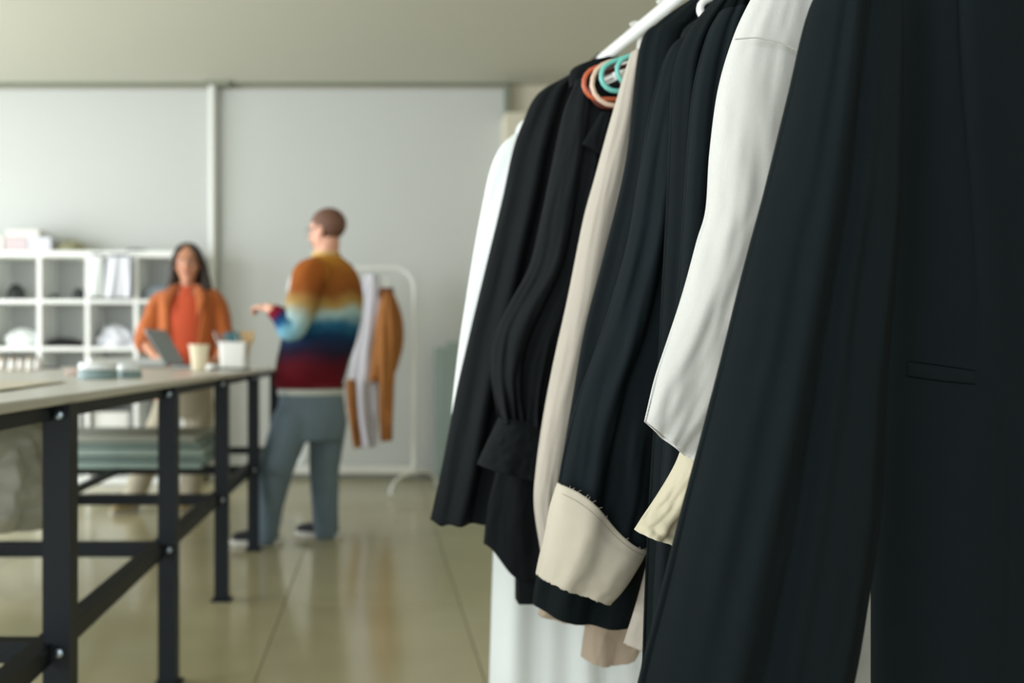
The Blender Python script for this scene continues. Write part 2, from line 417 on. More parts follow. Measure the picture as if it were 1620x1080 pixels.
scissors('scissors', tc_+Vector((-.012, .01, .03)), teal_p, 'teal handled scissors standing in the white tub', .0)
scissors('scissors', tc_+Vector((.035, .02, .03)), yel_p, 'yellow handled scissors standing at right in the white tub', .18)
scissors('scissors', tc_+Vector((-.015, -.035, .02)), teal_p, 'second teal scissors, lower and nearer, in the white tub', -.1)
for k, (dx, dy, ln, c_, nm) in enumerate(((-.055, .0, -.25, (60, 62, 62), 'dark grey marker leaning left in the white tub'), (-.045, .02, -.38, (196, 170, 150), 'pale pinkish pen leaning furthest left in the white tub'), (.01, .04, .05, (150, 160, 158), 'slim grey pen upright at back of the white tub'), (.05, -.02, .3, (200, 150, 60), 'ochre pencil leaning right in the white tub'))):
    b = tc_+Vector((dx, dy, .012)); e = b+Vector((math.sin(ln)*.18, 0, math.cos(ln)*.2))
    b = b.lerp(e, .12)+Vector((0.0, 0, 0))
    o = M().tube([b, b.lerp(e, .8), b.lerp(e, .93), e], [.0055, .0055, .0035, .001], 12).build('marker_pen', mat('pen_%d' % k, c_, .4)); tag(o, nm, 'pen')
cup = M().lathe([(.034, 0), (.037, .002), (.048, .10), (.052, .118), (.0545, .122), (.0545, .128), (.051, .128), (.046, .10), (.035, .006), (.001, .005)], (P(315, 0, 5.15).x, 5.15, TZ), 40)
tag(cup.build('paper_cup', mat('cream_paper', (226, 214, 184), .6)), 'cream coloured cup between the laptop and white tub', 'cup')
tag(M().lathe([(.028, 0), (.031, .004), (.031, .024), (.027, .028), (.001, .029)], (P(337, 0, 5.02).x, 5.0, TZ), 28).build('thread_tin', white_plastic), 'small round white tin between cup and tub', 'tin')
tag(M().box((P(360, 0, 4.85).x, 4.93, TZ+.006), (.20, .035, .011), bev=.004).build('ruler_case', mat('slate_plastic', (58, 66, 72), .4)), 'dark slate flat case lying before the white tub', 'case')
# laptop
lp = empty('laptop', (-1.10, 5.5, TZ), 'open grey laptop with slanting lid before the woman', 'laptop')
grey_al = mat('grey_aluminium', (140, 152, 154), .38, metal=.4)
M().box((-1.0, 5.46, TZ+.009), (.21, .31, .016), bev=.005).build('keyboard_base', grey_al, lp)
lid_rot = Matrix.Rotation(R(-9), 3, 'Z') @ Matrix.Rotation(R(-32), 3, 'Y')
hinge = Vector((-1.108, 5.46, TZ+.018))
M().box(hinge+lid_rot @ Vector((0, 0, .118)), (.007, .31, .225), lid_rot, bev=.003).build('lid', grey_al, lp)
M().box(hinge+lid_rot @ Vector((.0042, 0, .118)), (.001, .29, .20), lid_rot).build('screen', mat('screen_reflection_grey', (118, 134, 136), .3), lp, smooth=False)  # grey base colour stands in for the bright room reflected in the screen
for k in range(5): M().box((-1.085+k*.022, 5.46, TZ+.0185), (.016, .27, .003), bev=.001).build('key_row', mat('key_dark', (40, 42, 44), .5), lp, smooth=False)
# tape rolls, spools, paper roll, pattern paper
def roll(name, c, r, h, hole, m, core, label, cat='tape'):
    t = empty(name, c, label, cat)
    M().lathe([(hole, .0), (r-.002, 0), (r, .002), (r, h-.002), (r-.002, h), (hole, h), (hole, 0)], c, 48).build('tape_wound', m, t)
    M().lathe([(hole-.004, -.0), (hole, 0), (hole, h+.001), (hole-.004, h+.001), (hole-.004, 0)], c, 40).build('core', core, t)
    return t
card = mat('cardboard', (176, 150, 116), .8); tealish = mat('grey_teal_tape', (128, 150, 150), .45); whitetape = mat('white_tape', (228, 232, 232), .4)
c = on_table(155, 599); roll('tape_roll', c, .062, .028, .038, tealish, card, 'wide grey-teal tape roll, lower of two stacked near the table edge')
roll('tape_roll', c+Vector((0, 0, .0295)), .060, .022, .038, whitetape, card, 'wide white tape roll lying on top of the grey-teal roll')
c = on_table(205, 597.5); roll('tape_roll', c, .040, .022, .022, tealish, card, 'small grey-teal tape roll right of the wide pair, lower one')
roll('tape_roll', c+Vector((0, 0, .0235)), .039, .022, .022, whitetape, card, 'small white tape roll on top of the small grey-teal one')
c = on_table(115, 594); o = M().box(c+Vector((0, 0, .014)), (.05, .07, .028), Matrix.Rotation(.3, 3, 'Z'), bev=.004).build('small_box', mat('pinkish_card', (220, 200, 190), .7)); tag(o, 'small pale pink box beside the wide tape rolls', 'box')
a = on_table(140, 583); b = on_table(262, 578)
b.y = a.y+.35; b.x = (262-VX)/F*b.y; a.z = b.z = TZ+.026
ro = empty('paper_roll', (a+b)/2-Vector((0, 0, .026)), 'white paper roll lying crosswise between tape rolls and laptop', 'roll')
M().cyl(a, b, .026, n=28).build('paper', mat('white_paper', (246, 247, 247), .6), ro); M().cyl(a-(b-a).normalized()*.004, b+(b-a).normalized()*.004, .008, n=16).build('core', card, ro)
spool_cols = [((232, 228, 220), (150, 110, 70)), ((240, 240, 236), (168, 130, 84)), ((236, 230, 224), (120, 96, 72)), ((240, 238, 232), (170, 140, 100)), ((226, 224, 222), (140, 104, 70)), ((240, 240, 238), (160, 120, 80))]
for k, x in enumerate((3, 19, 33, 47, 60, -14)):
    p = on_table(x, 585+(k % 2)*1.5); t = empty('thread_spool', p, ['white thread spool nearest the left frame edge but one', 'white thread spool second in the row at left of table', 'cream thread spool third in the row at left of table', 'white thread spool fourth in the row at left of table', 'off-white thread spool at right end of the row', 'white thread spool cut by the left frame edge'][k], 'spool', 'thread spools on the table')
    M().lathe([(.019, .004), (.0195, .006), (.015, .05), (.013, .052), (.001, .052)], p, 24).build('thread', mat('thread%d' % k, spool_cols[k][0], .8, bump=.5, bscale=900), t)
    M().lathe([(.021, 0), (.021, .004), (.006, .005), (.006, .052), (.011, .053), (.008, .064), (.001, .065)], p, 24).build('cone', mat('cone%d' % k, spool_cols[k][1], .7), t)
# pattern paper, slightly wavy
m = M(); n1, n2 = 26, 14; q0 = on_table(-60, 640); vs = []
pc = [Vector((-1.55, 2.05, TZ)), Vector((-.78, 2.05, TZ)), Vector((-.86, 2.75, TZ)), Vector((-1.7, 2.85, TZ))]
for i in range(n1+1):
    for j in range(n2+1):
        u, v = i/n1, j/n2; p = pc[0].lerp(pc[1], u).lerp(pc[3].lerp(pc[2], u), v); p.z += .003+.004*max(0, noise.noise(Vector((u*4, v*4, 2))))+.0; vs.append(p)
fs = [(i*(n2+1)+j, (i+1)*(n2+1)+j, (i+1)*(n2+1)+j+1, i*(n2+1)+j+1) for i in range(n1) for j in range(n2)]
m.add(vs, fs); tag(m.build('fabric_piece', mat('cream_fabric_flat', (216, 208, 190), .85, bump=.4, weave=200), solid=.0015), 'cream fabric piece lying flat at left front of table', 'fabric')
pen = on_table(78, 583); tag(M().box(pen+Vector((0, 0, .006)), (.11, .03, .012), bev=.003).build('stapler', mat('dark_tool', (60, 66, 66), .5)), 'dark flat tool beside the thread spools', 'tool')

# ------------------------------------------------------------------ stuff on the lower rack of the table
sheetcols = [(150, 172, 164), (132, 152, 146), (158, 178, 170), (140, 158, 150), (168, 172, 160)]
zz = .4315
for k, (h, xr, yd) in enumerate(((.034, 318, .0), (.03, 326, .02), (.036, 322, -.01), (.03, 314, .03), (.036, 308, .01))):
    xr_ = P(xr, 0, 4.92).x
    o = M().box(((xr_-2.0)/2, 5.22+yd, zz+h/2), (xr_+2.0, .6, h-.004), bev=.006).build('folded_sheet', mat('sheet%d' % k, sheetcols[k], .6, bump=.3, weave=60))
    tag(o, ['pale teal folded board at bottom of the stack under the table', 'darker teal-grey board second from bottom of stack', 'pale teal thick board in middle of stack', 'grey-green board second from top of stack', 'warm grey board topmost of stack under table'][k], 'board', 'boards stacked on the lower rack'); zz += h
# plastic-like cloth bag
m = M(); cb = Vector((-1.33, 3.22, .43))
rs = []
for i in range(40):
    t = i/39; z = .432+t*.36; hw = .30*(1-.32*t**1.5)*(.72+.28*math.sin(min(1, t*6+.15)*PI/2)); hd = .13*(1-.25*t)*(.6+.4*min(1, t*6)); ring = []
    if t > .93: hw *= 1-(t-.93)*4; hd *= 1-(t-.93)*8
    for j in range(64):
        a_ = j*2*PI/64; n_ = noise.noise(Vector((math.cos(a_)*2.2, math.sin(a_)*2.2, t*3)))*.05+noise.noise(Vector((math.cos(a_)*5, math.sin(a_)*5, t*8)))*.022
        ring.append(Vector((cb.x+(hw+n_)*math.cos(a_), cb.y+(hd+n_*.8)*math.sin(a_), z+(noise.noise(Vector((math.cos(a_)*2, math.sin(a_)*2, 7)))*.06*t))))
    rs.append(ring)
m.rings(rs); tag(m.build('plastic_bag', mat('translucent_bag', (168, 168, 152), .35, trans=.25, bump=.3, bscale=30)), 'bulging grey translucent bag on the lower table rack', 'bag')

# ------------------------------------------------------------------ cube shelf
SD = 7.60; sh_x = [P(x, 0, SD).x for x in (292, 215, 138, 62, -15, -92, -169)]
sh_z = [1.765-.362*k for k in range(5)]+[0.03]
sf = empty('cube_shelf', (sh_x[3], SD+.18, 0), 'white open cube shelving unit against the back wall', 'shelf')
for k, x in enumerate(sh_x):
    t = .05 if k in (0, 6) else .034
    M().box((x, SD+.18, (sh_z[0])/2), (t, .36, sh_z[0]+.02), bev=.002).build('upright', white_metal, sf, smooth=False)
for k, z in enumerate(sh_z):
    t = .05 if k in (0, 5) else .032
    if k in (0, 5):
        M().box(((sh_x[0]+sh_x[-1])/2, SD+.18, z), (sh_x[0]-sh_x[-1]+.05, .365, t), bev=.002).build('board', white_metal, sf, smooth=False)
    else:
        for q in range(6):
            M().box(((sh_x[q]+sh_x[q+1])/2, SD+.18, z), (sh_x[q]-sh_x[q+1]-.034, .355, t), bev=.002).build('shelf_board', white_metal, sf, smooth=False)
def shelf_z(row): return sh_z[row]+(.026 if row == 0 else .0165)
def SX(x, d=7.7): return P(x, 0, d).x
def pile(name, c, size, m, label, cat, seed=0, rough=.25):
    mm = M(); rs = []
    for i in range(22):
        t = i/21; z = c[2]+size[2]*t; k = math.sqrt(max(.01, 1-t**2.2)); ring = []
        for j in range(44):
            a_ = j*2*PI/44; n_ = 1+rough*noise.noise(Vector((math.cos(a_)*1.8+seed, math.sin(a_)*1.8, t*3)))
            ring.append(Vector((c[0]+size[0]/2*k*n_*math.cos(a_), c[1]+size[1]/2*k*n_*math.sin(a_), z+size[2]*.12*noise.noise(Vector((math.cos(a_)*2, math.sin(a_)*2, seed)))*t)))
        rs.append(ring)
    mm.rings(rs); return tag(mm.build(name, m), label, cat)
card_w = mat('white_box_card', (222, 222, 216), .7); card_p = mat('pink_grey_card', (206, 192, 194), .7); dark = mat('dark_item', (34, 38, 38), .6); lav = mat('lavender_white_cloth', (216, 218, 226), .85, bump=.4, bscale=60)
z0 = shelf_z(0)
for (xa, xb, ya, yb, mm_, lb) in ((-40, 12, 392, 368, card_w, 'plain white box at left end of shelf top'), (14, 50, 392, 376, card_p, 'pale pink patterned box on shelf top'), (51, 86, 392, 370, lav, 'bluish white box right of the pink one'), (16, 68, 375, 362, card_w, 'flat white box lying across two boxes on shelf top')):
    xa_, xb_ = SX(xa, 7.75), SX(xb, 7.75); h = (ya-yb)/F*7.75
    zb = z0+(0 if ya > 380 else max(.112, 0)); 
    t = empty('storage_box', ((xa_+xb_)/2, 7.78, zb), lb, 'box')
    hh = h if ya > 380 else .055
    if ya > 380 and mm_ is card_w: hh = .12
    if mm_ is card_p: hh = .11
    if mm_ is lav: hh = .11
    M().box(((xa_+xb_)/2, 7.78, zb+hh*.36), (xb_-xa_, .24, hh*.72), bev=.003).build('box_body', mm_, t, smooth=False)
    M().box(((xa_+xb_)/2, 7.78, zb+hh*.86), (xb_-xa_+.006, .246, hh*.27), bev=.003).build('lid', mm_, t, smooth=False)
o = pile('box_shadow_heap', (SX(112, 7.8), 7.8, z0), (.24, .2, .10), mat('olive_shadow', (150, 148, 120), .85), 'dull olive heap standing in for shadow right of boxes on shelf top', 'cloth', 4);  # added heap, its olive colour stands in for the shadow of the boxes
o = M().lathe([(.06, 0), (.075, .004), (.08, .014), (.075, .022), (.03, .026), (.001, .026)], (SX(215, 7.72), 7.75, z0), 30).build('black_dish', dark); tag(o, 'small flat dark dish alone on shelf top', 'dish')
z1 = shelf_z(1)
# dark round camera-like bag, small tools, black tin
o = pile('round_pouch', (SX(22), 7.74, z1), (.15, .13, .12), dark, 'dark rounded pouch in upper left cube', 'pouch', 2, .08)
o = pile('small_pouch', (SX(84), 7.74, z1), (.10, .1, .045), mat('grey_green_item', (84, 96, 88), .7), 'small grey-green pouch in upper second cube', 'pouch', 6, .2)
o = tag(M().lathe([(.04, 0), (.046, .003), (.046, .07), (.03, .075), (.028, .09), (.001, .092)], (SX(122), 7.74, z1), 28).build('black_tin', dark), 'short black tin beside the second cube divider', 'tin')
# white papers hung over the third cube
def sheet(name, pts, m, parent, wave=.012, seed=0):
    mm = M(); n1, n2 = 24, 24; vs = []
    for i in range(n1+1):
        for j in range(n2+1):
            u, v = i/n1, j/n2; p = pts[0].lerp(pts[1], u).lerp(pts[3].lerp(pts[2], u), v); p = p.copy()
            p.y += wave*(math.sin(u*9+seed)+.6*math.sin(u*17+v*3+seed*2))*(.2+.8*v); vs.append(p)
    mm.add(vs, [(i*(n2+1)+j, (i+1)*(n2+1)+j, (i+1)*(n2+1)+j+1, i*(n2+1)+j+1) for i in range(n1) for j in range(n2)])
    return mm.build(name, m, parent, solid=.003)
def hung(xa, xb, ya, yb, d, label, seed, slant=0):
    c = P((xa+xb)/2, yb, d); t = empty('hanging_sample', c, label, 'fabric')
    sheet('cloth_panel', [P(xa+slant, ya, d), P(xb, ya, d), P(xb, yb, d), P(xa, yb, d)], lav if seed else white_cloth, t, .012, seed)
    M().box(P((xa+xb)/2+slant/2, ya-1.5, d), ((xb-xa)/F*d*.7, .022, .014), bev=.003).build('clip_bar', dark if seed else grey_p, t)
    return t
hung(139, 162, 404, 469, 7.555, 'narrow white cloth sample hung at left over third cube', 0, 3)
hung(164, 206, 405, 470, 7.53, 'pale lavender cloth sample clipped over third cube', 2, 6)
o = pile('grey_cloth', (SX(250), 7.76, z1), (.28, .2, .12), mat('blue_grey_cloth', (150, 162, 172), .85), 'blue-grey cloth heap in upper cube behind the woman', 'cloth', 9)
z2 = shelf_z(2)
pile('white_fabric_pile', (SX(30), 7.76, z2), (.30, .24, .14), white_cloth, 'white fabric heap in second-row left cube', 'fabric', 3, .3)
pile('black_fabric_pile', (SX(98), 7.76, z2), (.29, .24, .07), mat('black_fabric_heap', (22, 25, 28), .9), 'low black fabric heap in second-row cube', 'fabric', 5, .3)
pile('lavender_fabric_pile', (SX(180), 7.76, z2), (.30, .24, .17), lav, 'pale lavender fabric heap in second-row third cube', 'fabric', 8, .3)
pile('white_fabric_pile', (SX(252), 7.76, z2), (.28, .24, .13), white_cloth, 'white fabric heap in second-row cube behind the woman', 'fabric', 11, .3)
z3 = shelf_z(3)
pile('cream_fabric_pile', (SX(25), 7.76, z3), (.3, .24, .18), linen_white, 'cream fabric heap in third-row left cube', 'fabric', 12, .3)
pile('grey_fabric_pile', (SX(100), 7.76, z3), (.3, .24, .16), mat('pale_grey_cloth', (176, 184, 184), .85), 'pale grey fabric heap in third-row second cube', 'fabric', 13, .3)
z4 = shelf_z(4)
for xx, lb in ((100, 'white box in fourth-row cube seen under the table'), (178, 'white box in fourth-row cube left of the woman')):
    tag(M().box((SX(xx), 7.77, z4+.11), (.26, .26, .22), bev=.006).build('storage_box', card_w), lb, 'box')

# ------------------------------------------------------------------ background garment rack
gr = empty('garment_rack', (P(555, 0, 7.2).x, 7.2, 0), 'white metal garment rack with rounded corners by the back wall', 'clothes rack')
xl, xr = P(458, 0, 7.2).x, P(655, 0, 7.2).x; zt = P(0, 424, 7.2).z; zb = P(0, 743, 7.2).z; rr = .14
path = [Vector((xl, 7.2, .13))]+[Vector((xl+rr-rr*math.cos(a), 7.2, zt-rr+rr*math.sin(a))) for a in [k*PI/2/8 for k in range(9)]]+[Vector((xr-rr+rr*math.sin(a), 7.2, zt-rr+rr*math.cos(a))) for a in [k*PI/2/8 for k in range(9)]]+[Vector((xr, 7.2, .13))]
M().tube(path, .015, 14).build('frame', white_metal, gr)
M().box(((xl+xr)/2, 7.2, zb), (xr-xl, .035, .058), bev=.008).build('base_bar', white_metal, gr)
for x in (xl, xr):
    fp = [Vector((x+.55*q, 7.2+.83*q, zq)) for q, zq in ((-.32, .02), (-.29, .08), (-.19, .13), (0, .145), (.19, .13), (.29, .08), (.32, .02))]
    M().tube(cat_rom(fp, 30), .011, 12).build('foot', white_metal, gr)
def bghanger(cx, d, z, label):
    t = empty('clothes_hanger', (cx, d, z), label, 'hanger')
    M().tube([Vector((cx-.0, d-.2, z-.08)), Vector((cx, d-.03, z+.0)), Vector((cx, d+.03, z+.0)), Vector((cx, d+.2, z-.08))], .007, 10).build('bar', white_plastic, t)
    hk = [Vector((cx, d, z)), Vector((cx, d, z+.03))]+[Vector((cx, d+.0205*math.sin(a), z+.052-.0205*math.cos(a))) for a in [PI*.05+k*PI*1.3/10 for k in range(11)]]
    M().tube(hk, .0018, 8).build('hook', steel, t)
caramel = mat('caramel_suede', (158, 102, 48), .85, bump=.4, bscale=60, var=.2, vscale=9); darkb = mat('brown_leather', (110, 66, 40), .7, var=.2)
D = 7.12
def bg_garment(name, label, cat, pieces, loc):
    t = empty(name, loc, label, cat)
    for (nm, L, Rg, d, th, m_, sd) in pieces:
        cloth(nm, px(L, d), px(Rg, d), th, m_, t, [(2.2, .014, sd, 1.5), (4.5, .006, sd*2, 0)], .02, (2, 5), 64, 50, sd)
    return t
bg_garment('caramel_coat', 'caramel brown coat hanging on the white rack by back wall', 'coat', [
    ('coat_body', [(604, 462), (596, 500), (590, 540), (586, 580), (584, 604)], [(622, 462), (636, 500), (638, 540), (632, 570), (622, 600)], 7.2, .06, caramel, 1),
    ('sleeve', [(606, 470), (598, 530), (600, 600), (601, 660), (603, 698)], [(620, 470), (628, 530), (624, 600), (622, 660), (621, 696)], 7.10, .04, caramel, 2),
    ('collar', [(600, 455), (598, 470)], [(622, 455), (624, 470)], 7.18, .03, darkb, 3)], (P(612, 0, 7.2).x, 7.2, P(0, 700, 7.2).z))
bg_garment('white_dress', 'long white garment hanging left of the caramel coat', 'dress', [
    ('dress_body', [(578, 434), (566, 500), (556, 580), (552, 640), (572, 708)], [(600, 434), (604, 500), (598, 580), (602, 640), (596, 706)], 7.26, .05, mat('lavender_white', (216, 216, 226), .85), 4)], (P(580, 0, 7.26).x, 7.26, P(0, 708, 7.26).z))
bg_garment('brown_trousers', 'brown trousers leg hanging low beside the white garment', 'trousers', [
    ('trouser_leg', [(548, 600), (552, 660), (560, 709)], [(562, 600), (566, 660), (572, 706)], 7.08, .03, caramel, 6)], (P(560, 0, 7.08).x, 7.08, P(0, 709, 7.08).z))
bg_garment('white_blouse', 'white crumpled blouse hanging behind the man at left end of rack', 'blouse', [
    ('blouse_body', [(520, 440), (505, 500), (500, 600), (470, 715), (468, 735)], [(552, 440), (560, 500), (556, 600), (540, 690), (548, 700)], 7.3, .05, white_cloth, 8)], (P(530, 0, 7.3).x, 7.3, P(0, 730, 7.3).z))
bghanger(P(612, 0, 7.2).x, 7.2, zt-.068, 'white hanger holding the caramel coat')
bghanger(P(589, 0, 7.2).x, 7.2, zt-.068, 'white hanger holding the long white garment')
# leaning pale green translucent panels
glassm = mat('pale_green_acrylic', (188, 206, 198), .25, trans=.5, alpha=1)
for k, (xa, xb, yt, th, lb) in enumerate(((689, 745, 549, -.10, 'tall pale green acrylic panel leaning on wall, left one'), (708, 800, 540, -.05, 'pale green acrylic panel leaning on wall behind the clothes'))):
    d0 = 7.78-.03*k+.06; xa_, xb_ = P(xa, 0, 7.8).x, P(xb, 0, 7.8).x; hgt = P(0, yt, 7.85).z
    rot = Matrix.Rotation(R(-5), 3, 'X')
    t = M().box(Vector(((xa_+xb_)/2, d0, 0))+rot @ Vector((0, 0, hgt/2+.004)), (xb_-xa_, .012, hgt), rot, bev=.003).build('acrylic_panel', glassm, smooth=False)
    tag(t, lb, 'panel')

# ------------------------------------------------------------------ people
def basis(fwd, tilt=0, roll=0):
    f = Vector(fwd).normalized(); x = f.cross(Vector((0, 0, 1))).normalized(); z = x.cross(f)
    m = Matrix((x, f, z)).transposed()
    return m @ Matrix.Rotation(tilt, 3, 'X') @ Matrix.Rotation(roll, 3, 'Y')
def head(m, c, B, s=1.0):
    c = Vector(c); L = lambda x, y, z: c+B @ (Vector((x, y, z))*s)
    m.ell(L(0, -.012, .032), (.076*s, .094*s, .084*s), B)
    m.ell(L(0, .026, -.028), (.060*s, .066*s, .078*s), B)
    m.ell(L(0, .052, -.088), (.030*s, .032*s, .024*s), B)
    m.ell(L(0, .074, .034), (.050*s, .018*s, .014*s), B)
    m.capsule(L(0, .086, .022), .009*s, L(0, .106, -.018), .013*s)
    for q in (-1, 1):
        m.ell(L(q*.011, .100, -.020), (.009*s, .010*s, .008*s), B)
        m.ell(L(q*.036, .066, -.024), (.022*s, .020*s, .022*s), B)
        m.ell(L(q*.078, -.006, -.006), (.009*s, .022*s, .032*s), B)
        m.ell(L(q*.074, .004, -.024), (.008*s, .014*s, .016*s), B)
def face(root, c, B, s, lipc):
    c = Vector(c); L = lambda x, y, z: c+B @ (Vector((x, y, z))*s)
    for q in (-1, 1):
        e = M().ell(L(q*.030, .0815, .008), (.0125*s, .008*s, .0065*s), B).build('eye', mat('eye_white', (228, 224, 218), .25), root)
        M().ell(L(q*.030, .0885, .008), (.0055*s, .0022*s, .0050*s), B).build('iris', mat('iris_brown', (50, 32, 22), .2), e)
        M().tube([L(q*.014, .093, .028), L(q*.032, .092, .034), L(q*.050, .076, .028)], [.003*s, .0035*s, .002*s], 8).build('eyebrow', hair_m, root)
    M().ell(L(0, .092, -.048), (.023*s, .007*s, .0045*s), B).ell(L(0, .091, -.056), (.019*s, .008*s, .0055*s), B).build('lips', mat('lips', lipc, .4), root)
def hand(m, wrist, d, up, s=1.0, curls=(.35, .4, .45, .5), thumb_side=1, point=False):
    """d = hand direction, up = back of the hand normal"""
    d = Vector(d).normalized(); up = Vector(up); up = (up-d*up.dot(d)).normalized(); sd = d.cross(up)
    Wv = Vector(wrist); B = Matrix((sd, d, up)).transposed()
    m.capsule(Wv-d*.03*s, .024*s, Wv+d*.02*s, .024*s, flat=.75)
    m.ell(Wv+d*.055*s, (.041*s, .052*s, .015*s), B)
    for k, (off, ln) in enumerate(((.031, .072), (.010, .080), (-.011, .074), (-.031, .058))):
        off *= thumb_side
        base = Wv+d*(.085*s)+sd*off*s; c = 0.05 if (point and k == 0) else curls[k]
        a = base; ang = c*.5; r = .0088*s
        m.capsule(Wv+d*.05*s+sd*off*.8*s, r*1.05, base, r)
        for q, fr in enumerate((.45, .32, .23)):
            dirv = d*math.cos(ang)-up*math.sin(ang); b = a+dirv*ln*fr*s
            m.capsule(a, r, b, r*.93); a = b; r *= .92; ang += c
    a = Wv+d*.02*s+sd*thumb_side*.028*s
    b = a+(d*.7+sd*thumb_side*.75-up*.25).normalized()*.042*s; e = b+(d*.95+sd*thumb_side*.25-up*.3).normalized()*.030*s; g = e+(d*1-up*.35).normalized()*.022*s
    m.capsule(a, .0125*s, b, .0105*s); m.capsule(b, .0105*s, e, .0095*s); m.capsule(e, .0095*s, g, .008*s)
def ringloft(m, rows, yaw=0, n=28, exp=1.0):
    """rows: (centre, half_w, half_d)"""
    rs = []; cy, sy = math.cos(yaw), math.sin(yaw)
    for (c, a, b) in rows:
        c = Vector(c)
        ring = []
        for j in range(n):
            th = j*2*PI/n; x = a*math.copysign(abs(math.cos(th))**exp, math.cos(th)); y = b*math.copysign(abs(math.sin(th))**exp, math.sin(th))
            ring.append(c+Vector((x*cy-y*sy, x*sy+y*cy, 0)))
        rs.append(ring)
    m.rings(rs); return m
def dense(rows, n=24):
    cs = cat_rom([r[0] for r in rows], n); ab = cat_rom([Vector((r[1], r[2], 0)) for r in rows], n)
    return [(cs[i], ab[i].x, ab[i].y) for i in range(n)]
def limb_tube(name, pts, rad, m_, root, attr='along', n=28, fold=.006, seed=0, nl=40, caps=True):
    pc = cat_rom(pts, nl); rc = cat_rom([Vector((r, 0, 0)) for r in rad], nl); rs = []; vals = []
    prev = None
    for i, p in enumerate(pc):
        t = (pc[min(i+1, nl-1)]-pc[max(i-1, 0)]).normalized()
        u = t.cross(Vector((0, 1, 0))).normalized() if prev is None else (prev-t*prev.dot(t)).normalized()
        prev = u; v = t.cross(u); ring = []
        for j in range(n):
            a = j*2*PI/n; r = rc[i].x+fold*noise.noise(Vector((math.cos(a)*1.5+seed, math.sin(a)*1.5, i/nl*7)))*2
            ring.append(p+u*math.cos(a)*r+v*math.sin(a)*r); vals.append(i/(nl-1))
        rs.append(ring)
    m = M(); m.rings(rs, caps, caps)
    return m.build(name, m_, root, attr=(attr, vals))

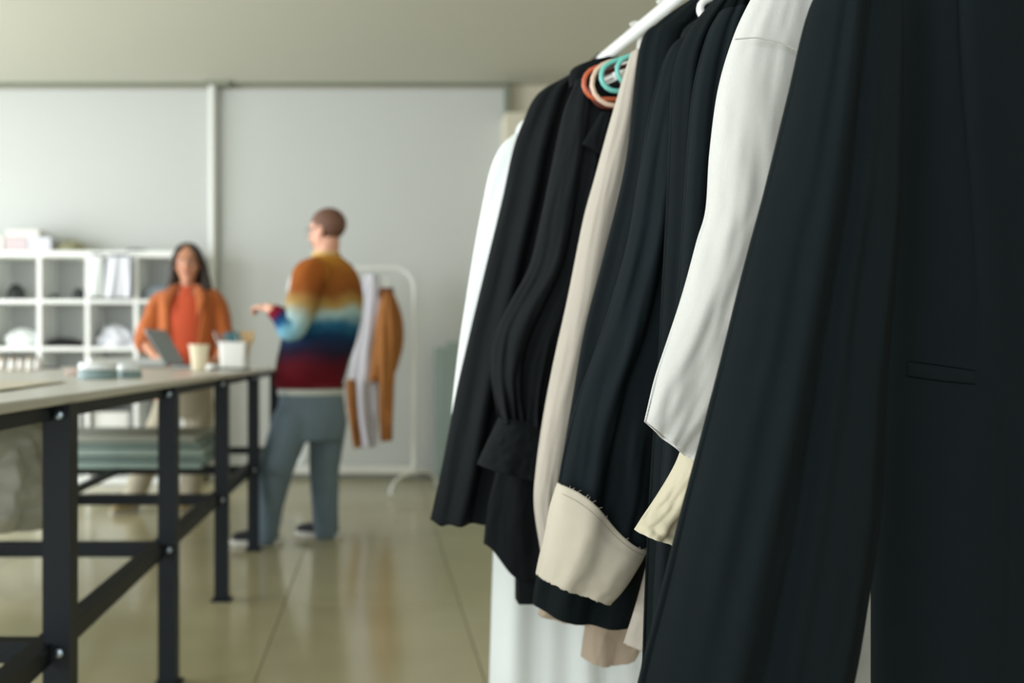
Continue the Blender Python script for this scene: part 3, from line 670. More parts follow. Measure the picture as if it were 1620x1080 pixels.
# ---- man
def man():
    d = 5.25
    root = empty('person', (P(470, 0, d).x, d, 0), 'man in ochre, blue and dark red ombre sweater pointing over the table', 'person')
    hc = P(517, 366, 5.22); B = basis((-.86, .50, -.05), -.06)
    lsh = P(492, 436, 5.06); lel = P(470, 520, 5.00); lwr = P(430, 489, 4.98)
    rsh = P(540, 436, 5.40); rel = P(530, 520, 5.50); rwr = P(492, 510, 5.56)
    sb = M(); head(sb, hc, B, 1.0)
    neck0 = P(516, 412, 5.25)
    sb.capsule(neck0, .062, hc+Vector((.012, -.0, -.05)), .057)
    tr = [(P(497, 660, d), .15, .11), (P(494, 620, d), .16, .115), (P(500, 560, d), .15, .11), (P(512, 490, d), .17, .12), (P(516, 440, d), .17, .11), (P(516, 418, d), .10, .08)]
    ringloft(sb, dense(tr), .6)
    sb.chain([lsh, lel, lwr], [.052, .042, .028]); sb.chain([rsh, rel, rwr], [.052, .042, .028])
    lhip = P(468, 655, 5.19); lkn = P(437, 740, 5.17); lan = P(422, 838, 5.24)
    rhip = P(518, 655, 5.32); rkn = P(514, 745, 5.36); ran = P(515, 832, 5.43)
    sb.chain([lhip, lkn, lan], [.085, .058, .040]); sb.chain([rhip, rkn, ran], [.085, .058, .040])
    sb.capsule(lan, .034, lan+Vector((-.09, -.01, -.035)), .02); sb.capsule(ran, .034, ran+Vector((-.08, .03, -.035)), .02)
    hand(sb, lwr+Vector((-.02, .015, .006)), (-.62, .78, .12), (0.1, -.3, 1), .95, (.5, .6, .7, .75), 1, True)
    hand(sb, rwr+Vector((-.01, .02, 0)), (-.8, .4, -.2), (0, -.2, 1), .95)
    sb.build('body', skin, root, remesh=.0062, sm=4)
    face(root, hc, B, 1.0, (180, 110, 98))
    L = lambda x, y, z: hc+B @ Vector((x, y, z))
    # short cropped hair
    hm = M(); hm.ell(L(0, -.014, .034), (.0790, .0965, .0845), B, 32, 20)
    keep = []
    for f in hm.f:
        c = sum((hm.v[i] for i in f), Vector())/len(f); q = B.transposed() @ (c-hc)
        lim = .055 if q.y > .03 else (.012-.0 if q.y > -.02 else -.050)
        if q.z > lim: keep.append(f)
    hm.f = keep; hm.build('hair', hair2_m, root, solid=.006)
    # round glasses
    g = M()
    for s in (-1, 1):
        g.tube([L(s*.031+math.cos(a)*.021, .103, .006+math.sin(a)*.019) for a in [k*2*PI/20 for k in range(20)]], .0016, 8, closed=True)
        g.tube([L(s*.052, .102, .01), L(s*.074, .06, .012), L(s*.080, -.01, .01)], .0014, 8)
    g.tube([L(-.010, .103, .01), L(.010, .103, .01)], .0014, 8); g.build('glasses', steel, root)
    # sweater
    stops = [(0, (96, 14, 26)), (.17, (84, 16, 28)), (.27, (36, 24, 44)), (.38, (14, 50, 84)), (.47, (40, 100, 132)), (.545, (168, 196, 196)), (.61, (168, 138, 76)), (.70, (132, 76, 32)), (.84, (152, 92, 38)), (.97, (190, 134, 52)), (1, (206, 168, 96))]
    zlo, zhi = P(0, 612, d).z, P(0, 402, d).z
    sm_ = ramp_mat('ombre_knit', stops, None, 2, zlo, zhi, nz=.085)
    m = M()
    rows = [(P(491, 613, d), .180, .135), (P(492, 600, d), .190, .145), (P(497, 570, d), .197, .150), (P(506, 535, d), .205, .155), (P(515, 495, d), .205, .160), (P(518, 460, d), .192, .150), (P(518, 432, d), .165, .125), (P(517, 416, d), .115, .095), (P(516, 404, d), .068, .066), (P(516, 398, d), .064, .062)]
    rr_ = dense(rows, 40); rs = []
    for i, (c, a, b) in enumerate(rr_):
        ring = []
        for j in range(48):
            th = j*2*PI/48; k = 1+.10*noise.noise(Vector((math.cos(th)*1.6, math.sin(th)*1.6, i/40*5)))
            x, y = a*math.cos(th)*k, b*math.sin(th)*k; ring.append(c+Vector((x*math.cos(.45)-y*math.sin(.45), x*math.sin(.45)+y*math.cos(.45), 0)))
        rs.append(ring)
    m.rings(rs, False, False); m.build('sweater', sm_, root, solid=.006)
    m = M().tube([P(516, 403, d)+Vector((math.cos(a)*.067, math.sin(a)*.067, .004)) for a in [k*2*PI/24 for k in range(24)]], .011, 10, closed=True); m.build('collar', mat('ochre_rib', (208, 178, 118), .9), root)
    m = M().tube([P(491, 611, d)+Vector((math.cos(a)*.178*math.cos(.45)-math.sin(a)*.134*math.sin(.45), math.cos(a)*.178*math.sin(.45)+math.sin(a)*.134*math.cos(.45), 0)) for a in [k*2*PI/40 for k in range(40)]], .011, 10, closed=True); m.build('hem', mat('dark_red_rib', (104, 20, 30), .95), root)
    st2 = [(0, (188, 126, 52)), (.16, (158, 88, 34)), (.34, (140, 78, 34)), (.44, (170, 140, 84)), (.53, (176, 202, 200)), (.68, (120, 176, 196)), (.78, (36, 96, 140)), (.87, (26, 44, 90)), (.93, (120, 16, 40)), (1, (130, 18, 38))]
    slm = ramp_mat('ombre_knit_sleeve', st2, 'along', nz=.03)
    el2 = lel+Vector((-.005, 0, -.0))
    limb_tube('sleeve', [lsh+Vector((.04, .06, .035)), lsh+Vector((-.012, 0, .0)), lsh.lerp(lel, .5)+Vector((-.01, 0, 0)), el2+Vector((-.02, 0, .01)), lel.lerp(lwr, .5)+Vector((-.005, 0, -.004)), lwr], [.070, .082, .080, .074, .058, .038], slm, root, seed=2)
    limb_tube('sleeve', [rsh+Vector((-.04, -.06, .035)), rsh, rsh.lerp(rel, .5), rel, rel.lerp(rwr, .5), rwr], [.065, .078, .074, .068, .054, .038], slm, root, seed=5)
    # shirt hem
    m = M(); ringloft(m, dense([(P(490, 604, d), .172, .13), (P(491, 624, d), .178, .135)], 6), .45, 40); m.build('shirt_hem', mat('pale_shirt', (188, 192, 186), .8, bump=.3), root)
    # jeans
    jn = mat('grey_teal_denim', (104, 120, 130), .85, bump=.4, bscale=400, var=.15, vscale=8, spec=.2)
    m = M(); ringloft(m, dense([(P(492, 616, d), .165, .125), (P(493, 640, d), .180, .135), (P(494, 672, d), .185, .135), (P(494, 696, d), .17, .125)], 12), .4)
    m.chain([P(462, 668, 5.19), P(438, 738, 5.17), P(426, 800, 5.20), P(420, 846, 5.23)], [.108, .092, .075, .067])
    m.chain([P(519, 665, 5.32), P(513, 740, 5.36), P(514, 800, 5.40), P(516, 838, 5.43)], [.105, .083, .074, .070])
    m.build('jeans', jn, root, remesh=.012, sm=5)
    sh = mat('black_canvas', (30, 32, 34), .7); sole = mat('pale_rubber', (196, 194, 184), .6)
    for (a, fw) in ((Vector((lan.x+.02, lan.y, 0)), Vector((-1, -.12, 0))), (Vector((ran.x+.03, ran.y, 0)), Vector((-.95, .32, 0)))):
        fw.normalize(); sd = fw.cross(Vector((0, 0, 1)))
        m = M(); m.ell(a+Vector((0, 0, .052)), (.045, .05, .038)); m.capsule(a+fw*.0+Vector((0, 0, .045)), .040, a+fw*.14+Vector((0, 0, .040)), .034); m.capsule(a+fw*.10+Vector((0, 0, .040)), .040, a+fw*.175+Vector((0, 0, .036)), .030)
        s = m.build('shoe', sh, root, remesh=.008, sm=4)
        m = M(); rs = []
        for (z, g) in ((.001, .96), (.006, 1), (.024, 1), (.028, .97)):
            ring = []
            for j in range(36):
                th = j*2*PI/36; u = math.cos(th); q = math.sin(th); wv = .041+(.008 if u > 0 else 0)
                ring.append(a+fw*(.073+u*.142*g)+sd*q*wv*g+Vector((0, 0, z)))
            rs.append(ring)
        m.rings(rs); m.build('sole', sole, s)
man()

# ---- woman
def woman():
    d = 6.42
    root = empty('person', (P(292, 0, d).x, d, 0), 'woman with long dark hair in rust orange blazer behind the table', 'person')
    hc = P(297, 417, d-.02); B = basis((.10, -1, -.04), -.05, .04)
    lsh = P(253, 478, d); lel = P(227, 540, d-.03); lwr = P(247, 566, d-.25)
    rsh = P(341, 478, d); rel = P(360, 545, d+.0); rwr = P(342, 571, d-.22)
    sb = M(); head(sb, hc, B, 1.08)
    sb.capsule(P(297, 456, d), .050, hc+Vector((0, .012, -.05)), .047)
    ringloft(sb, dense([(P(292, 620, d), .15, .11), (P(293, 590, d), .155, .112), (P(296, 545, d), .125, .095), (P(297, 500, d), .145, .11), (P(297, 472, d), .16, .095), (P(297, 458, d), .08, .065)]), 0)
    sb.chain([lsh, lel, lwr], [.045, .036, .025]); sb.chain([rsh, rel, rwr], [.045, .036, .025])
    hand(sb, lwr+Vector((.03, -.02, -.0)), (.85, -.5, -.12), (0, 0, 1), .88, (.3, .35, .4, .45), -1)
    hand(sb, rwr+Vector((-.02, -.03, -.0)), (-.5, -.8, -.1), (0, 0, 1), .88, (.3, .35, .4, .45), 1)
    lh = P(268, 625, d); lk = P(236, 715, d-.02); la = P(208, 796, d-.10)
    rh = P(316, 625, d); rk = P(310, 715, d); ra = P(298, 794, d-.02)
    sb.chain([lh, lk, la], [.08, .052, .036]); sb.chain([rh, rk, ra], [.08, .052, .036])
    sb.capsule(la, .032, la+Vector((-.06, -.10, -.04)), .026); sb.capsule(ra, .032, ra+Vector((-.02, -.11, -.04)), .026)
    sb.build('body', skin2, root, remesh=.0062, sm=4)
    face(root, hc, B, 1.08, (176, 84, 76))
    L = lambda x, y, z: hc+B @ Vector((x, y, z))
    m = M(); m.ell(L(0, -.030, .052), (.092, .098, .086), B, 28, 18)
    for s in (-1, 1):
        m.chain([L(s*.074, .005, .055), L(s*.096, -.006, -.02), L(s*.104, -.015, -.10), L(s*.118, .005, -.165)], [.024, .028, .036, .034])
        m.chain([L(s*.05, -.06, .04), L(s*.07, -.06, -.06), L(s*.085, -.05, -.17)], [.05, .048, .036])
        m.chain([L(s*.045, .062, .098), L(s*.074, .050, .060), L(s*.088, .02, 0)], [.014, .018, .018])
    m.chain([L(0, -.075, .04), L(0, -.075, -.06), L(0, -.06, -.17)], [.06, .06, .05])
    m.build('hair', hair_m, root, remesh=.009, sm=4)
    # top
    top = mat('rust_top', (196, 76, 38), .85, bump=.3, sheen=.1)
    m = M(); ringloft(m, dense([(P(294, 590, d), .150, .118), (P(296, 550, d), .142, .115), (P(297, 505, d), .155, .128), (P(297, 474, d), .150, .105), (P(297, 462, d), .085, .078), (P(297, 453, d), .060, .060)], 24), 0, 36); m.build('top', top, root, subsurf=1)
    # blazer : open C section shell
    bl = mat('rust_blazer', (172, 88, 26), .85, bump=.3, bscale=300, var=.08, vscale=5, sheen=.15)
    rows = dense([(P(292, 585, d), .212, .155), (P(293, 555, d), .200, .150), (P(296, 520, d), .192, .150), (P(297, 488, d), .196, .142), (P(297, 468, d), .172, .115), (P(297, 458, d), .105, .085), (P(297, 450, d), .072, .070)], 30)
    m = M(); vs = []; n1 = len(rows); n2 = 40
    for i, (c, a, b) in enumerate(rows):
        t = i/(n1-1); op = R(22 + 12*math.sin(t*PI)) if t < .85 else R(34)
        for j in range(n2+1):
            th = -PI/2+op+(2*PI-2*op)*j/n2; k = 1+.05*noise.noise(Vector((math.cos(th)*1.5, math.sin(th)*1.5, t*4)))
            vs.append(c+Vector((a*k*math.cos(th), b*k*math.sin(th), 0)))
    m.add(vs, [(i*(n2+1)+j, i*(n2+1)+j+1, (i+1)*(n2+1)+j+1, (i+1)*(n2+1)+j) for i in range(n1-1) for j in range(n2)])
    m.build('blazer', bl, root, solid=.008)
    for s in (-1, 1):   # lapels
        pts = []
        a0 = P(297, 455, d)+Vector((s*.065, -.06, 0)); a1 = P(297, 490, d)+Vector((s*.095, -.150, 0)); a2 = P(297, 540, d)+Vector((s*.075, -.158, 0))
        mm = M(); vs = []
        for i in range(13):
            t = i/12; p = cat_rom([a0, a1, a2], 13)[i]; wd = .055*math.sin(min(1, t*1.3+.15)*PI)+.006
            for j in range(5): vs.append(p+Vector((s*(j/4-.2)*wd, -.006-.004*math.sin(j/4*PI), (j/4)*.015)))
        mm.add(vs, [(i*5+j, i*5+j+1, (i+1)*5+j+1, (i+1)*5+j) for i in range(12) for j in range(4)]); mm.build('lapel', bl, root, solid=.004)
    limb_tube('sleeve', [lsh+Vector((.07, 0, .035)), lsh+Vector((.005, 0, .005)), lsh.lerp(lel, .5), lel, lel.lerp(lwr, .25)], [.050, .062, .066, .062, .056], bl, root, seed=3)
    limb_tube('sleeve', [rsh+Vector((-.07, 0, .035)), rsh+Vector((-.005, 0, .005)), rsh.lerp(rel, .5), rel, rel.lerp(rwr, .45)], [.050, .062, .066, .062, .054], bl, root, seed=4)
    tr = mat('beige_trousers', (176, 168, 146), .85, bump=.3, var=.05)
    m = M(); ringloft(m, dense([(P(293, 588, d), .150, .118), (P(293, 610, d), .172, .125), (P(292, 640, d), .18, .13), (P(291, 660, d), .17, .12)], 12), 0)
    m.chain([P(268, 640, d), P(238, 715, d-.02), P(212, 786, d-.09)], [.095, .085, .072]); m.chain([P(316, 640, d), P(310, 715, d), P(300, 784, d-.02)], [.095, .085, .070])
    m.build('trousers', tr, root, remesh=.012, sm=5)
    sh = mat('tan_shoe', (168, 150, 110), .6); sole = mat('pale_rubber', (196, 194, 184), .6)
    for (a, fw) in ((Vector((la.x, la.y-.0, 0)), Vector((-.5, -.85, 0))), (Vector((ra.x, ra.y, 0)), Vector((-.15, -1, 0)))):
        fw.normalize(); sd = fw.cross(Vector((0, 0, 1)))
        m = M(); m.ell(a+Vector((0, 0, .048)), (.042, .045, .036)); m.capsule(a+Vector((0, 0, .042)), .036, a+fw*.12+Vector((0, 0, .036)), .030); m.capsule(a+fw*.09+Vector((0, 0, .036)), .034, a+fw*.15+Vector((0, 0, .032)), .026)
        s = m.build('shoe', sh, root, remesh=.008, sm=4)
        m = M(); rs = []
        for (z, g) in ((.001, .96), (.005, 1), (.018, 1), (.022, .97)):
            rs.append([a+fw*(.06+math.cos(j*2*PI/36)*.125*g)+sd*math.sin(j*2*PI/36)*.040*g+Vector((0, 0, z)) for j in range(36)])
        m.rings(rs); m.build('sole', sole, s)
woman()

# ------------------------------------------------------------------ foreground clothes rack
fr = empty('clothes_rack', (rodx(1.2), 1.2, 0), 'white tubular rack carrying the row of hanging clothes in front', 'clothes rack')
dE = 1.985; dN = .18; RT = .0125
pE = Vector((rodx(dE+.05), dE+.05, ZR)); pN = Vector((rodx(dN-.05), dN-.05, ZR))
M().cyl(pE, pN, RT, n=28).build('rod', white_metal, fr)
ax = (pE-pN).normalized()
M().cyl(pE-ax*.002, pE+ax*.03, RT+.0035, n=24).build('end_cap', black_plastic, fr)
M().cyl(pN+ax*.002, pN-ax*.03, RT+.0035, n=24).build('end_cap', black_plastic, fr)
side = Vector((ax.y, -ax.x, 0)).normalized()
for dd in (dE, dN):
    c = Vector((rodx(dd), dd, 0))
    M().cyl(c+Vector((0, 0, .09)), c+Vector((0, 0, ZR-RT)), .0125, n=20).build('upright', white_metal, fr)
    M().cyl(c+Vector((0, 0, ZR-.05)), c+Vector((0, 0, ZR-.01)), .017, n=20).build('joint', black_plastic, fr)
    M().cyl(c-side*.24+Vector((0, 0, .09)), c+side*.24+Vector((0, 0, .09)), .0125, n=20).build('foot_bar', white_metal, fr)
    for s in (-1, 1):
        q = c+side*s*.22
        wl = M().cyl(q+Vector((-.012, 0, .027)), q+Vector((.012, 0, .027)), .026, n=24).build('caster', black_plastic, fr)
        M().cyl(q+Vector((0, 0, .05)), q+Vector((0, 0, .085)), .008, n=12).build('caster_stem', steel, wl)
M().cyl(Vector((rodx(dE), dE, .17)), Vector((rodx(dN), dN, .17)), .011, n=20).build('lower_bar', white_metal, fr)

def hanger(d, m_, label, hw=.19, drop=.155, thick=.0055, corner=.024, hookm=None, zt=None, loops=True, group=None):
    cx = rodx(d); zc = ZR-.075 if zt is None else zt
    t = empty('clothes_hanger', (cx, d, ZR-.0), label, 'hanger', group)
    pts = []
    top = Vector((cx, d, zc)); zl = zc-drop
    # closed rounded triangle
    def arc(c, r, a0, a1, n=8): return [Vector((c[0]+r*math.cos(R(a0+(a1-a0)*k/n)), d, c[1]+r*math.sin(R(a0+(a1-a0)*k/n)))) for k in range(n+1)]
    slope = math.degrees(math.atan2(drop-2*corner, hw-corner))
    pts += arc((cx-hw+corner, zl+corner), corner, 270, 90+slope)
    pts += arc((cx, zc-.03), .03, 90+slope*.8, 90-slope*.8, 6)
    pts += arc((cx+hw-corner, zl+corner), corner, 90-slope, -90)
    M().tube(pts, thick, 12, closed=True).build('hanger_bar', m_, t)
    hk = [Vector((cx, d, zc-.005)), Vector((cx, d, zc+.02))]; r = RT+.005
    hk += [Vector((cx+r*math.sin(a), d, ZR-r*math.cos(a))) for a in [R(0)+R(k*20) for k in range(1, 12)]]
    M().tube(hk, .0032 if hookm is None else .0022, 10).build('hook', hookm or m_, t)
    return t

def garment(name, d, label, cat, mt, hem=.62, hwh=.21, th=.045, wide=None, folds=(), wr=.006, zsh=1.39, hws=.20, sleeve=True, body_kw={}, collar=True, sleeve_len=.70, seed=0, cx=None):
    """whole garment hung on the rod at distance d. returns root"""
    cx = rodx(d) if cx is None else cx
    t = empty(name, (cx, d, hem), label, cat)
    zs = [1.475, 1.455, 1.43, zsh, zsh-.10, 1.10, .85, hem+.05, hem]
    hw = [.055, .09, .15, hws-.01, hws-.015, hws-.01, (hws+hwh)/2, hwh, hwh]
    L = [Vector((cx-a, d, z)) for a, z in zip(hw, zs)]; Rr = [Vector((cx+a, d, z)) for a, z in zip(hw, zs)]
    cloth('body', L, Rr, [.022, .03, .036, th, th, th, th*1.1, th*1.1, th*1.1], mt, t, folds, wr, (3, 6), 120, 90, seed, cap=False, **body_kw)
    if collar:
        rs = []
        for k, (z, a, b) in enumerate(((1.462, .070, .036), (1.480, .064, .034), (1.502, .060, .033), (1.506, .064, .037), (1.498, .072, .043), (1.472, .084, .048))):
            rs.append([Vector((cx+a*math.cos(j*2*PI/40), d+b*math.sin(j*2*PI/40), z-.012*(1 if math.sin(j*2*PI/40) < 0 else 0))) for j in range(40)])
        M().rings(rs, False, False).build('collar', mt, t, solid=.002)
    if sleeve:
        hs = sleeve_len; z0 = zsh+.02
        Ls = [Vector((cx+hws-.05, d, z0)), Vector((cx+hws-.03, d, z0-.12)), Vector((cx+hws, d, z0-hs*.6)), Vector((cx+hws+.02, d, z0-hs))]
        Rs = [Vector((cx+hws-.01, d, z0)), Vector((cx+hws+.035, d, z0-.12)), Vector((cx+hws+.09, d, z0-hs*.6)), Vector((cx+hws+.11, d, z0-hs))]
        cloth('sleeve', Ls, Rs, [.02, .04, .036, .034], mt, t, folds[:2], wr, (2, 6), 64, 50, seed+20, cap=False)
    return t

# --- the near black jacket
g1 = garment('black_jacket', .875, 'black wool jacket nearest the camera, with a welt pocket, filling right of frame', 'jacket', wool, hem=.50, hwh=.18, th=.030, folds=((2.1, .014, .9, .4), (5.1, .007, 2.2, .5), (9.0, .002, .3, .5)), wr=.004, hws=.18, sleeve_len=.78, seed=1, collar=True)
cloth('sleeve', px([(1345, -60), (1290, 0), (1252, 150), (1215, 300), (1180, 430), (1148, 560), (1117, 680), (1085, 800), (1050, 940), (1015, 1080), (985, 1230)], .80),
      px([(1400, -60), (1420, 0), (1420, 150), (1418, 300), (1410, 430), (1399, 560), (1392, 680), (1386, 800), (1366, 940), (1341, 1080), (1300, 1230)], .80),
      [.02, .028, .034, .038, .04, .042, .044, .046, .048, .05, .05], wool, g1, ((2.0, .010, .6, .8), (4.2, .0045, 1.9, .9), (7.5, .0014, .4, 1.2)), .004, (2.5, 4), 140, 130, 3, cap=False, exp=.95)
# front panel, pocket, seams
cloth('front_panel', px([(1518, -120), (1524, 100), (1538, 350), (1548, 600), (1556, 850), (1562, 1350)], .846), px([(1760, -120), (1760, 100), (1770, 350), (1775, 600), (1780, 850), (1785, 1350)], .85),
      .018, wool, g1, ((2.4, .003, .3, .6),), .002, (3, 5), 80, 70, 4, cap=False, exp=.9)
g1b = [c for c in g1.children if c.name.startswith('body')][0]
def line(o, pts, r_, mt, name, n=24, lift=.0004):
    q = surf(o, [(v.x, v.y) for v in cat_rom([Vector((x, y, 0)) for x, y in pts], n)], lift)
    return M().tube(q, r_, 8).build(name, mt, o if o.parent is None else o)
def ribbon(o, top, bot, name, mt, n=24, lift=.0016):
    a = surf(o, [(v.x, v.y) for v in cat_rom([Vector((x, y, 0)) for x, y in top], n)], lift); b = surf(o, [(v.x, v.y) for v in cat_rom([Vector((x, y, 0)) for x, y in bot], n)], lift)
    m = M(); rs = []
    for p, q in zip(a, b): rs.append([p+Vector((0, .003, 0)), p, p.lerp(q, .12)+Vector((0, -.0007, 0)), p.lerp(q, .88)+Vector((0, -.0007, 0)), q, q+Vector((0, .003, 0))])
    return m.rings(rs).build(name, mt, o)
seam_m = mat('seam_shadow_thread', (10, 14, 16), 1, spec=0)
ribbon(g1b, [(1436, 573), (1490, 580), (1541, 588)], [(1436, 594), (1490, 601), (1541, 606)], 'pocket_welt', wool, 24, .0028)
line(g1b, [(1434, 571), (1490, 578), (1543, 586)], .0009, seam_m, 'pocket_seam')
line(g1b, [(1432, 595), (1490, 603), (1543, 608)], .0009, seam_m, 'pocket_seam')
line(g1b, [(1452, 40), (1458, 200), (1475, 360), (1498, 560)], .0005, wool, 'dart_seam', 40)
line(g1b, [(1546, 610), (1552, 760), (1560, 960), (1566, 1150)], .0005, wool, 'dart_seam', 40)
# --- off-white jacket
g2 = garment('off_white_jacket', 1.05, 'off-white linen jacket hanging just behind the nearest black jacket', 'jacket', linen_white, hem=.62, th=.03, folds=((2.5, .008, .4, .6),), seed=5, sleeve_len=.5, hws=.165, hwh=.15)
G2H = lambda u, q: 0
cloth('sleeve', px([(1225, -60), (1190, 0), (1163, 60), (1140, 140), (1127, 240), (1121, 330), (1107, 380), (1085, 460), (1062, 530), (1040, 595), (1022, 667)], 1.0),
      px([(1330, -60), (1330, 0), (1325, 60), (1315, 140), (1300, 240), (1285, 330), (1270, 400), (1245, 500), (1220, 600), (1180, 700), (1122, 752)], 1.0),
      [.02, .024, .028, .032, .034, .034, .034, .034, .030, .022, .010], linen_white, g2, ((1.6, .005, .6, .8),), .0065, (2.2, 6), 110, 120, 6, cap=False)
M().tube(cat_rom([P(1163, 62, .968), P(1200, 60, .962), P(1240, 70, .96), P(1285, 92, .962)], 20), .0009, 6).build('armhole_seam', linen_white, g2)
cloth('inner_sleeve', px([(1088, 690), (1072, 735), (1046, 780), (1020, 818), (1006, 839)], 1.02),
      px([(1160, 700), (1150, 740), (1135, 800), (1110, 845), (1085, 866)], 1.02), [.02, .024, .026, .024, .02], linen_cream, g2, ((1.5, .005, .5, 1.5),), .012, (2.4, 4), 90, 70, 7, cap=False)
# --- pleated dark garments
g3 = garment('pleated_black_coat', 1.125, 'black coat with close vertical folds behind the off-white jacket', 'coat', wool2, hem=.50, th=.022, hws=.17, hwh=.15, sleeve=False, seed=8, collar=True)
cloth('sleeve', px([(1140, 20), (1120, 60), (1098, 150), (1086, 300), (1076, 450), (1062, 600), (1050, 750), (1040, 900), (1034, 1020), (1030, 1110)], 1.11),
      px([(1230, 20), (1240, 60), (1245, 150), (1245, 300), (1235, 450), (1220, 600), (1200, 750), (1180, 900), (1160, 1020), (1150, 1110)], 1.11),
      .024, wool2, g3, ((5.2, .011, .3, .8), (9.1, .004, 1.2, .6)), .003, (3, 4), 150, 100, 9, cap=False)
g3b = garment('long_black_coat', 1.19, 'second narrow-folded black coat beside the cuffed jacket', 'coat', wool, hem=.52, th=.022, hws=.17, hwh=.15, sleeve=False, seed=10)
cloth('sleeve', px([(1130, 0), (1090, 50), (1068, 110), (1062, 200), (1058, 300), (1050, 450), (1042, 600), (1032, 750), (1024, 900), (1020, 1010), (1018, 1090)], 1.175),
      px([(1190, 0), (1190, 50), (1185, 110), (1180, 200), (1178, 300), (1172, 450), (1160, 600), (1150, 750), (1140, 900), (1130, 1010), (1120, 1090)], 1.175),
      .024, wool, g3b, ((4.2, .010, 1.3, .6), (7.3, .004, .2, .6)), .003, (3, 4), 150, 100, 11, cap=False)
# --- black jacket with turned-up beige cuff
g4 = garment('black_blazer', 1.305, 'black blazer whose sleeve ends in a raw-edged beige cuff', 'blazer', wool2, hem=.72, th=.024, hws=.17, hwh=.15, seed=12, sleeve_len=.6)
cloth('sleeve', px([(1095, 50), (1058, 82), (1032, 170), (1013, 280), (994, 390), (957, 520), (921, 618), (898, 700), (884, 775), (876, 810)], 1.26),
      px([(1130, 50), (1135, 82), (1128, 170), (1110, 280), (1092, 390), (1070, 520), (1052, 618), (1042, 700), (1034, 800), (1022, 880)], 1.26),
      [.014, .018, .026, .032, .036, .038, .038, .038, .034, .03], wool2, g4, ((1.8, .012, .2, 1.2), (3.3, .007, 1.4, .8)), .010, (2.2, 5), 120, 110, 13, cap=False)
cuffL = [(884, 764), (873, 800), (864, 848), (856, 880), (850, 908)]; cuffR = [(1022, 868), (1010, 890), (995, 914), (980, 934), (964, 951)]
cf = cloth('cuff', px(cuffL, 1.245), px(cuffR, 1.245), [.034, .041, .042, .042, .040], linen_cuff, g4, ((1.3, .006, .4, .4), (2.6, .003, .3, 1.0)), .0025, (1.6, 2), 140, 50, 14, cap=False, grow=(.8, 1), exp=.9, jag=.0012, top=lambda u, q: -.0075*q*math.sin(PI*u))
cw = W[cf.name]
M().tube([cf.data.vertices[4*140+k].co+cw+Vector((0, -.0013, 0)) for k in range(72, 139)], .0005, 6).build('stitch_line', mat('tan_thread', (150, 140, 124), .9), cf)
m = M()
for k in range(76, 139):
    if random.random() < .62: continue
    e = cf.data.vertices[k].co+cw+Vector((random.uniform(-.0008, .0008), -.0008, -.0008)); ln = random.uniform(.001, .0042)*(1.7 if random.random() < .2 else 1)
    e2 = e+Vector((random.uniform(-.001, .005), random.uniform(-.002, .001), ln))
    m.tube([e, e.lerp(e2, .5)+Vector((random.uniform(-.0012, .0012), 0, 0)), e2], [.0003, .0003, .0002], 5)
tag(m.build('frayed_thread', linen_beige, cf), kind='stuff')
# --- black jacket behind the cuffed one
g4b = garment('black_wool_coat', 1.385, 'black coat directly behind the beige-cuffed blazer, its curved hem below the cuff', 'coat', wool, hem=.70, th=.022, hws=.17, hwh=.15, seed=15, sleeve=False)
cloth('sleeve', px([(1105, -8), (1042, 36), (1013, 76), (992, 250), (957, 400), (926, 520), (905, 640), (884, 765), (864, 850), (848, 925), (843, 956)], 1.36),
      px([(1140, -8), (1140, 36), (1120, 76), (1100, 250), (1080, 400), (1070, 520), (1060, 640), (1048, 765), (1035, 850), (1020, 930), (1008, 980)], 1.36),
      [.014, .02, .028, .03, .03, .03, .032, .034, .036, .036], wool, g4b, ((2.1, .012, .9, .6), (4.5, .004, .3, .8)), .005, (3, 4), 100, 100, 16, cap=False, hem=lambda u, q: -.010*q*(1-u*u))
# beige shirt pieces below
g5b = garment('beige_overshirt', 1.535, 'tan cotton shirt whose rounded tail shows lowest below the dark coats', 'shirt', linen_tan, hem=.80, th=.02, hws=.15, hwh=.14, seed=18, sleeve=False)
cloth('shirt_tail', px([(952, 850), (936, 930), (926, 1000), (921, 1038)], 1.51), px([(1060, 850), (1046, 920), (1030, 985), (1008, 1030)], 1.51), [.022, .024, .026, .028], linen_tan, g5b, ((1.4, .006, .4, 1.0),), .004, (3, 4), 90, 50, 19, cap=False, grow=(.8, 1), hem=lambda u, q: -.010*q*(1-u*u), jag=.0008)
cloth('shirt_placket', px([(880, 850), (862, 920), (853, 972)], 1.50), px([(960, 850), (945, 930), (932, 987)], 1.50), .02, linen_tan, g5b, (), .006, (3, 4), 60, 30, 20, cap=False)
cloth('lining', px([(1045, 780), (1032, 860), (1010, 950), (989, 1018)], 1.235), px([(1150, 780), (1140, 860), (1115, 950), (1082, 1032)], 1.235), [.014, .018, .02, .02], linen_beige, g3b, ((1.6, .003, .8, .4),), .004, (3, 4), 90, 50, 21, cap=False, jag=.0008)
# --- long beige shirt
g5 = garment('beige_shirt', 1.44, 'long narrow beige shirt sleeve between black shirts and black coats', 'shirt', linen_beige, hem=.80, th=.018, hws=.15, hwh=.15, seed=22, sleeve=False, collar=True)
cloth('sleeve', px([(1000, 82), (985, 130), (965, 200), (943, 280), (924, 350), (900, 470), (880, 560), (863, 650), (850, 740), (847, 800), (858, 878)], 1.42),
      px([(1022, 78), (1025, 130), (1020, 200), (1010, 280), (1000, 350), (985, 470), (970, 560), (950, 650), (930, 740), (915, 800), (900, 880)], 1.42),
      [.008, .014, .02, .024, .024, .024, .024, .024, .022, .02, .018], linen_beige, g5, ((1.6, .005, .5, .8),), .005, (2.4, 5), 90, 110, 23, cap=False)
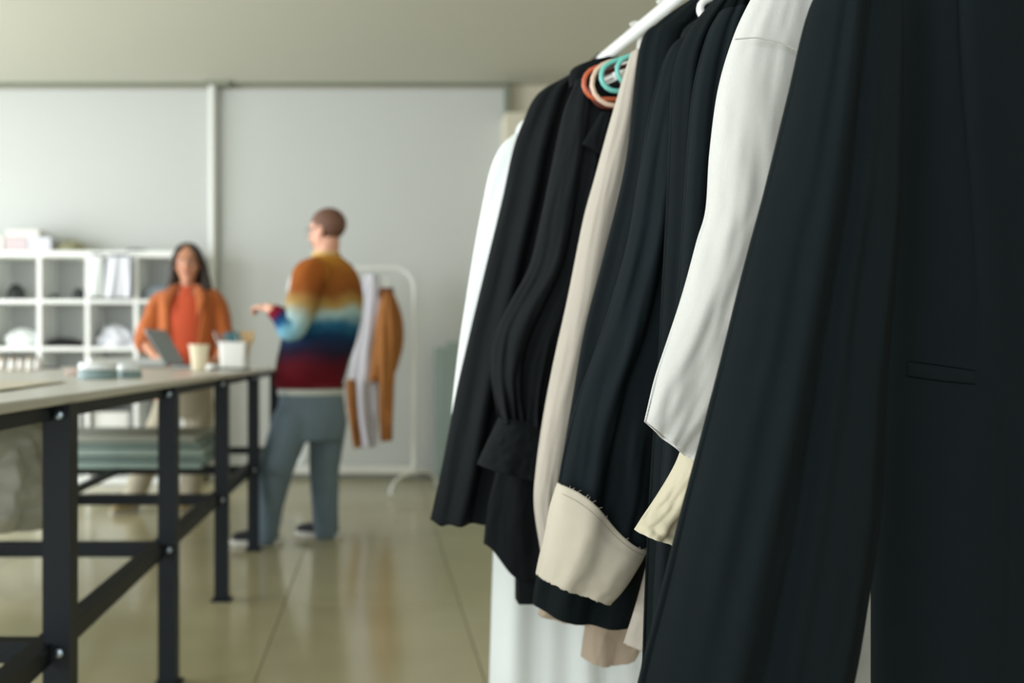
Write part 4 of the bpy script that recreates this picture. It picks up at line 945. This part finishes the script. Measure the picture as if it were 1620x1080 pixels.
# --- black shirt with gathered sleeve
g6 = garment('black_shirt', 1.60, 'black shirt with open collar and a gathered sleeve ending in a wide cuff', 'shirt', cotton_black, hem=.58, th=.028, hws=.17, hwh=.15, seed=25, sleeve_len=.6, folds=((3.2, .008, .4, .6),), zsh=1.40)
cloth('sleeve', px([(912, 128), (892, 180), (875, 260), (858, 340), (838, 420), (806, 480), (784, 530), (777, 580), (784, 630), (792, 668)], 1.56),
      px([(952, 128), (962, 180), (958, 260), (948, 340), (935, 420), (915, 480), (890, 540), (872, 600), (865, 640), (862, 676)], 1.56),
      [.02, .028, .036, .038, .04, .042, .044, .044, .036, .022], cotton_black, g6, ((2.0, .012, .4, 1.4), (3.3, .005, .9, .6), (6.5, .013, .9, .6, 5), (11.5, .005, .5, .2, 8)), .010, (2.6, 5), 150, 120, 26, cap=False)
cloth('cuff', px([(790, 660), (779, 685), (767, 710), (756, 734)], 1.555), px([(864, 668), (864, 700), (862, 730), (858, 762)], 1.555), [.024, .034, .040, .042], cotton_black, g6, ((1.2, .004, .2, .4),), .005, (2, 3), 90, 40, 27, cap=False, grow=(.9, 1))
cloth('shirt_tail', px([(800, 600), (790, 720), (772, 800), (766, 868)], 1.62), px([(900, 600), (900, 720), (900, 830), (900, 955)], 1.62), .028, cotton_black, g6, ((2.2, .006, .5, .4),), .005, (3, 4), 100, 60, 28, cap=False, hem=lambda u, q: .010*q*math.sin(u*5))
cloth('collar_flap', px([(930, 99), (904, 112), (902, 138)], 1.575), px([(972, 92), (955, 104), (945, 142)], 1.575), .012, cotton_black, g6, (), .003, (2, 3), 60, 24, 51, cap=True)
cloth('lapel', px([(952, 178), (936, 205), (922, 228)], 1.508), px([(966, 178), (962, 210), (953, 246)], 1.508), .004, cotton_black, g6, (), .002, (2, 3), 60, 24, 52, cap=True)
M().box(P(834, 930, 1.63), (.035, .04, .045), bev=.002).build('hem_corner', cotton_black, g6)
# --- far black shirt, wide sleeve
g7 = garment('black_kimono_shirt', 1.735, 'black shirt with a wide open square-ended sleeve, furthest of the black ones', 'shirt', cotton_black, hem=.66, th=.03, hws=.20, hwh=.17, seed=30, sleeve_len=.6, folds=((3.2, .008, .4, .6),), zsh=1.405)
cloth('sleeve', px([(893, 124), (850, 150), (828, 192), (811, 240), (794, 320), (769, 420), (745, 520), (722, 620), (701, 730), (682, 822)], 1.71),
      px([(925, 116), (930, 150), (925, 200), (915, 260), (900, 340), (880, 440), (860, 540), (840, 640), (818, 740), (797, 823)], 1.71),
      [.02, .03, .038, .042, .044, .046, .046, .048, .048, .048], cotton_black, g7, ((2.1, .016, .3, .5), (3.7, .008, 1.1, .5)), .007, (2.2, 4), 120, 120, 31, cap=False, hem=lambda u, q: -.006*q*math.exp(-((u+.75)/.15)**2))
# --- white dresses at the far end
g8 = garment('white_dress', 1.855, 'long white dress at the far end of the front rack, its sleeve against the wall', 'dress', white_cloth, hem=.20, th=.035, hws=.17, hwh=.21, seed=34, sleeve_len=.6, folds=((3.4, .012, .4, .6), (6.2, .010, .9, .6)), zsh=1.37, cx=.415)
cloth('sleeve', px([(815, 212), (792, 234), (776, 270), (765, 320), (750, 400), (737, 480), (725, 560), (716, 640), (712, 700)], 1.83),
      px([(860, 212), (870, 240), (870, 290), (860, 350), (850, 420), (835, 500), (820, 580), (800, 650), (790, 705)], 1.83),
      [.014, .024, .03, .032, .034, .034, .034, .034, .034], white_cloth, g8, ((2.1, .008, .3, .5),), .005, (2.2, 4), 90, 90, 35, cap=False)
g9 = garment('white_dress', 1.93, 'second long white dress, mostly hidden behind the first one', 'dress', white_cloth, hem=.21, th=.022, hws=.16, hwh=.19, seed=38, sleeve=False, folds=((3.4, .008, 1.4, .6),), zsh=1.37, cx=.50)

# hangers : garments on white plastic hangers; coloured empty ones between shirts
for d, lb in ((.875, 'white hanger inside the nearest black jacket'), (1.05, 'white hanger inside the off-white jacket'), (1.125, 'white hanger inside the pleated black coat'), (1.19, 'white hanger inside the second folded black coat'), (1.305, 'white hanger inside the beige-cuffed blazer'), (1.385, 'white hanger inside the black coat behind the cuffed blazer'), (1.44, 'white hanger inside the long beige shirt'), (1.60, 'white hanger inside the gathered-sleeve black shirt'), (1.735, 'white hanger inside the wide-sleeved black shirt'), (1.855, 'white hanger inside the far white dress')):
    hanger(d, white_plastic, lb, hw=.135, drop=.085, corner=.012, thick=.005)
for d, c_, lb, hw, zt, cr in ((1.504, (190, 92, 56), 'orange-brown plastic hanger end, leftmost of the coloured ones', .219, 1.490, .024), (1.494, (214, 186, 162), 'cream plastic hanger end around the teal ones', .210, 1.478, .033), (1.484, (112, 192, 180), 'teal plastic hanger end with the larger loop', .200, 1.497, .022), (1.474, (104, 184, 172), 'teal plastic hanger end nearest the beige shirt', .180, 1.505, .020), (1.514, (96, 40, 30), 'dark maroon plastic hanger behind the cream and teal loops', .205, 1.480, .027)):
    hanger(d, mat('hanger_'+lb[:6], c_, .4), lb, hw=hw, drop=.105, corner=cr, thick=.0036, zt=zt, group='coloured empty hangers')
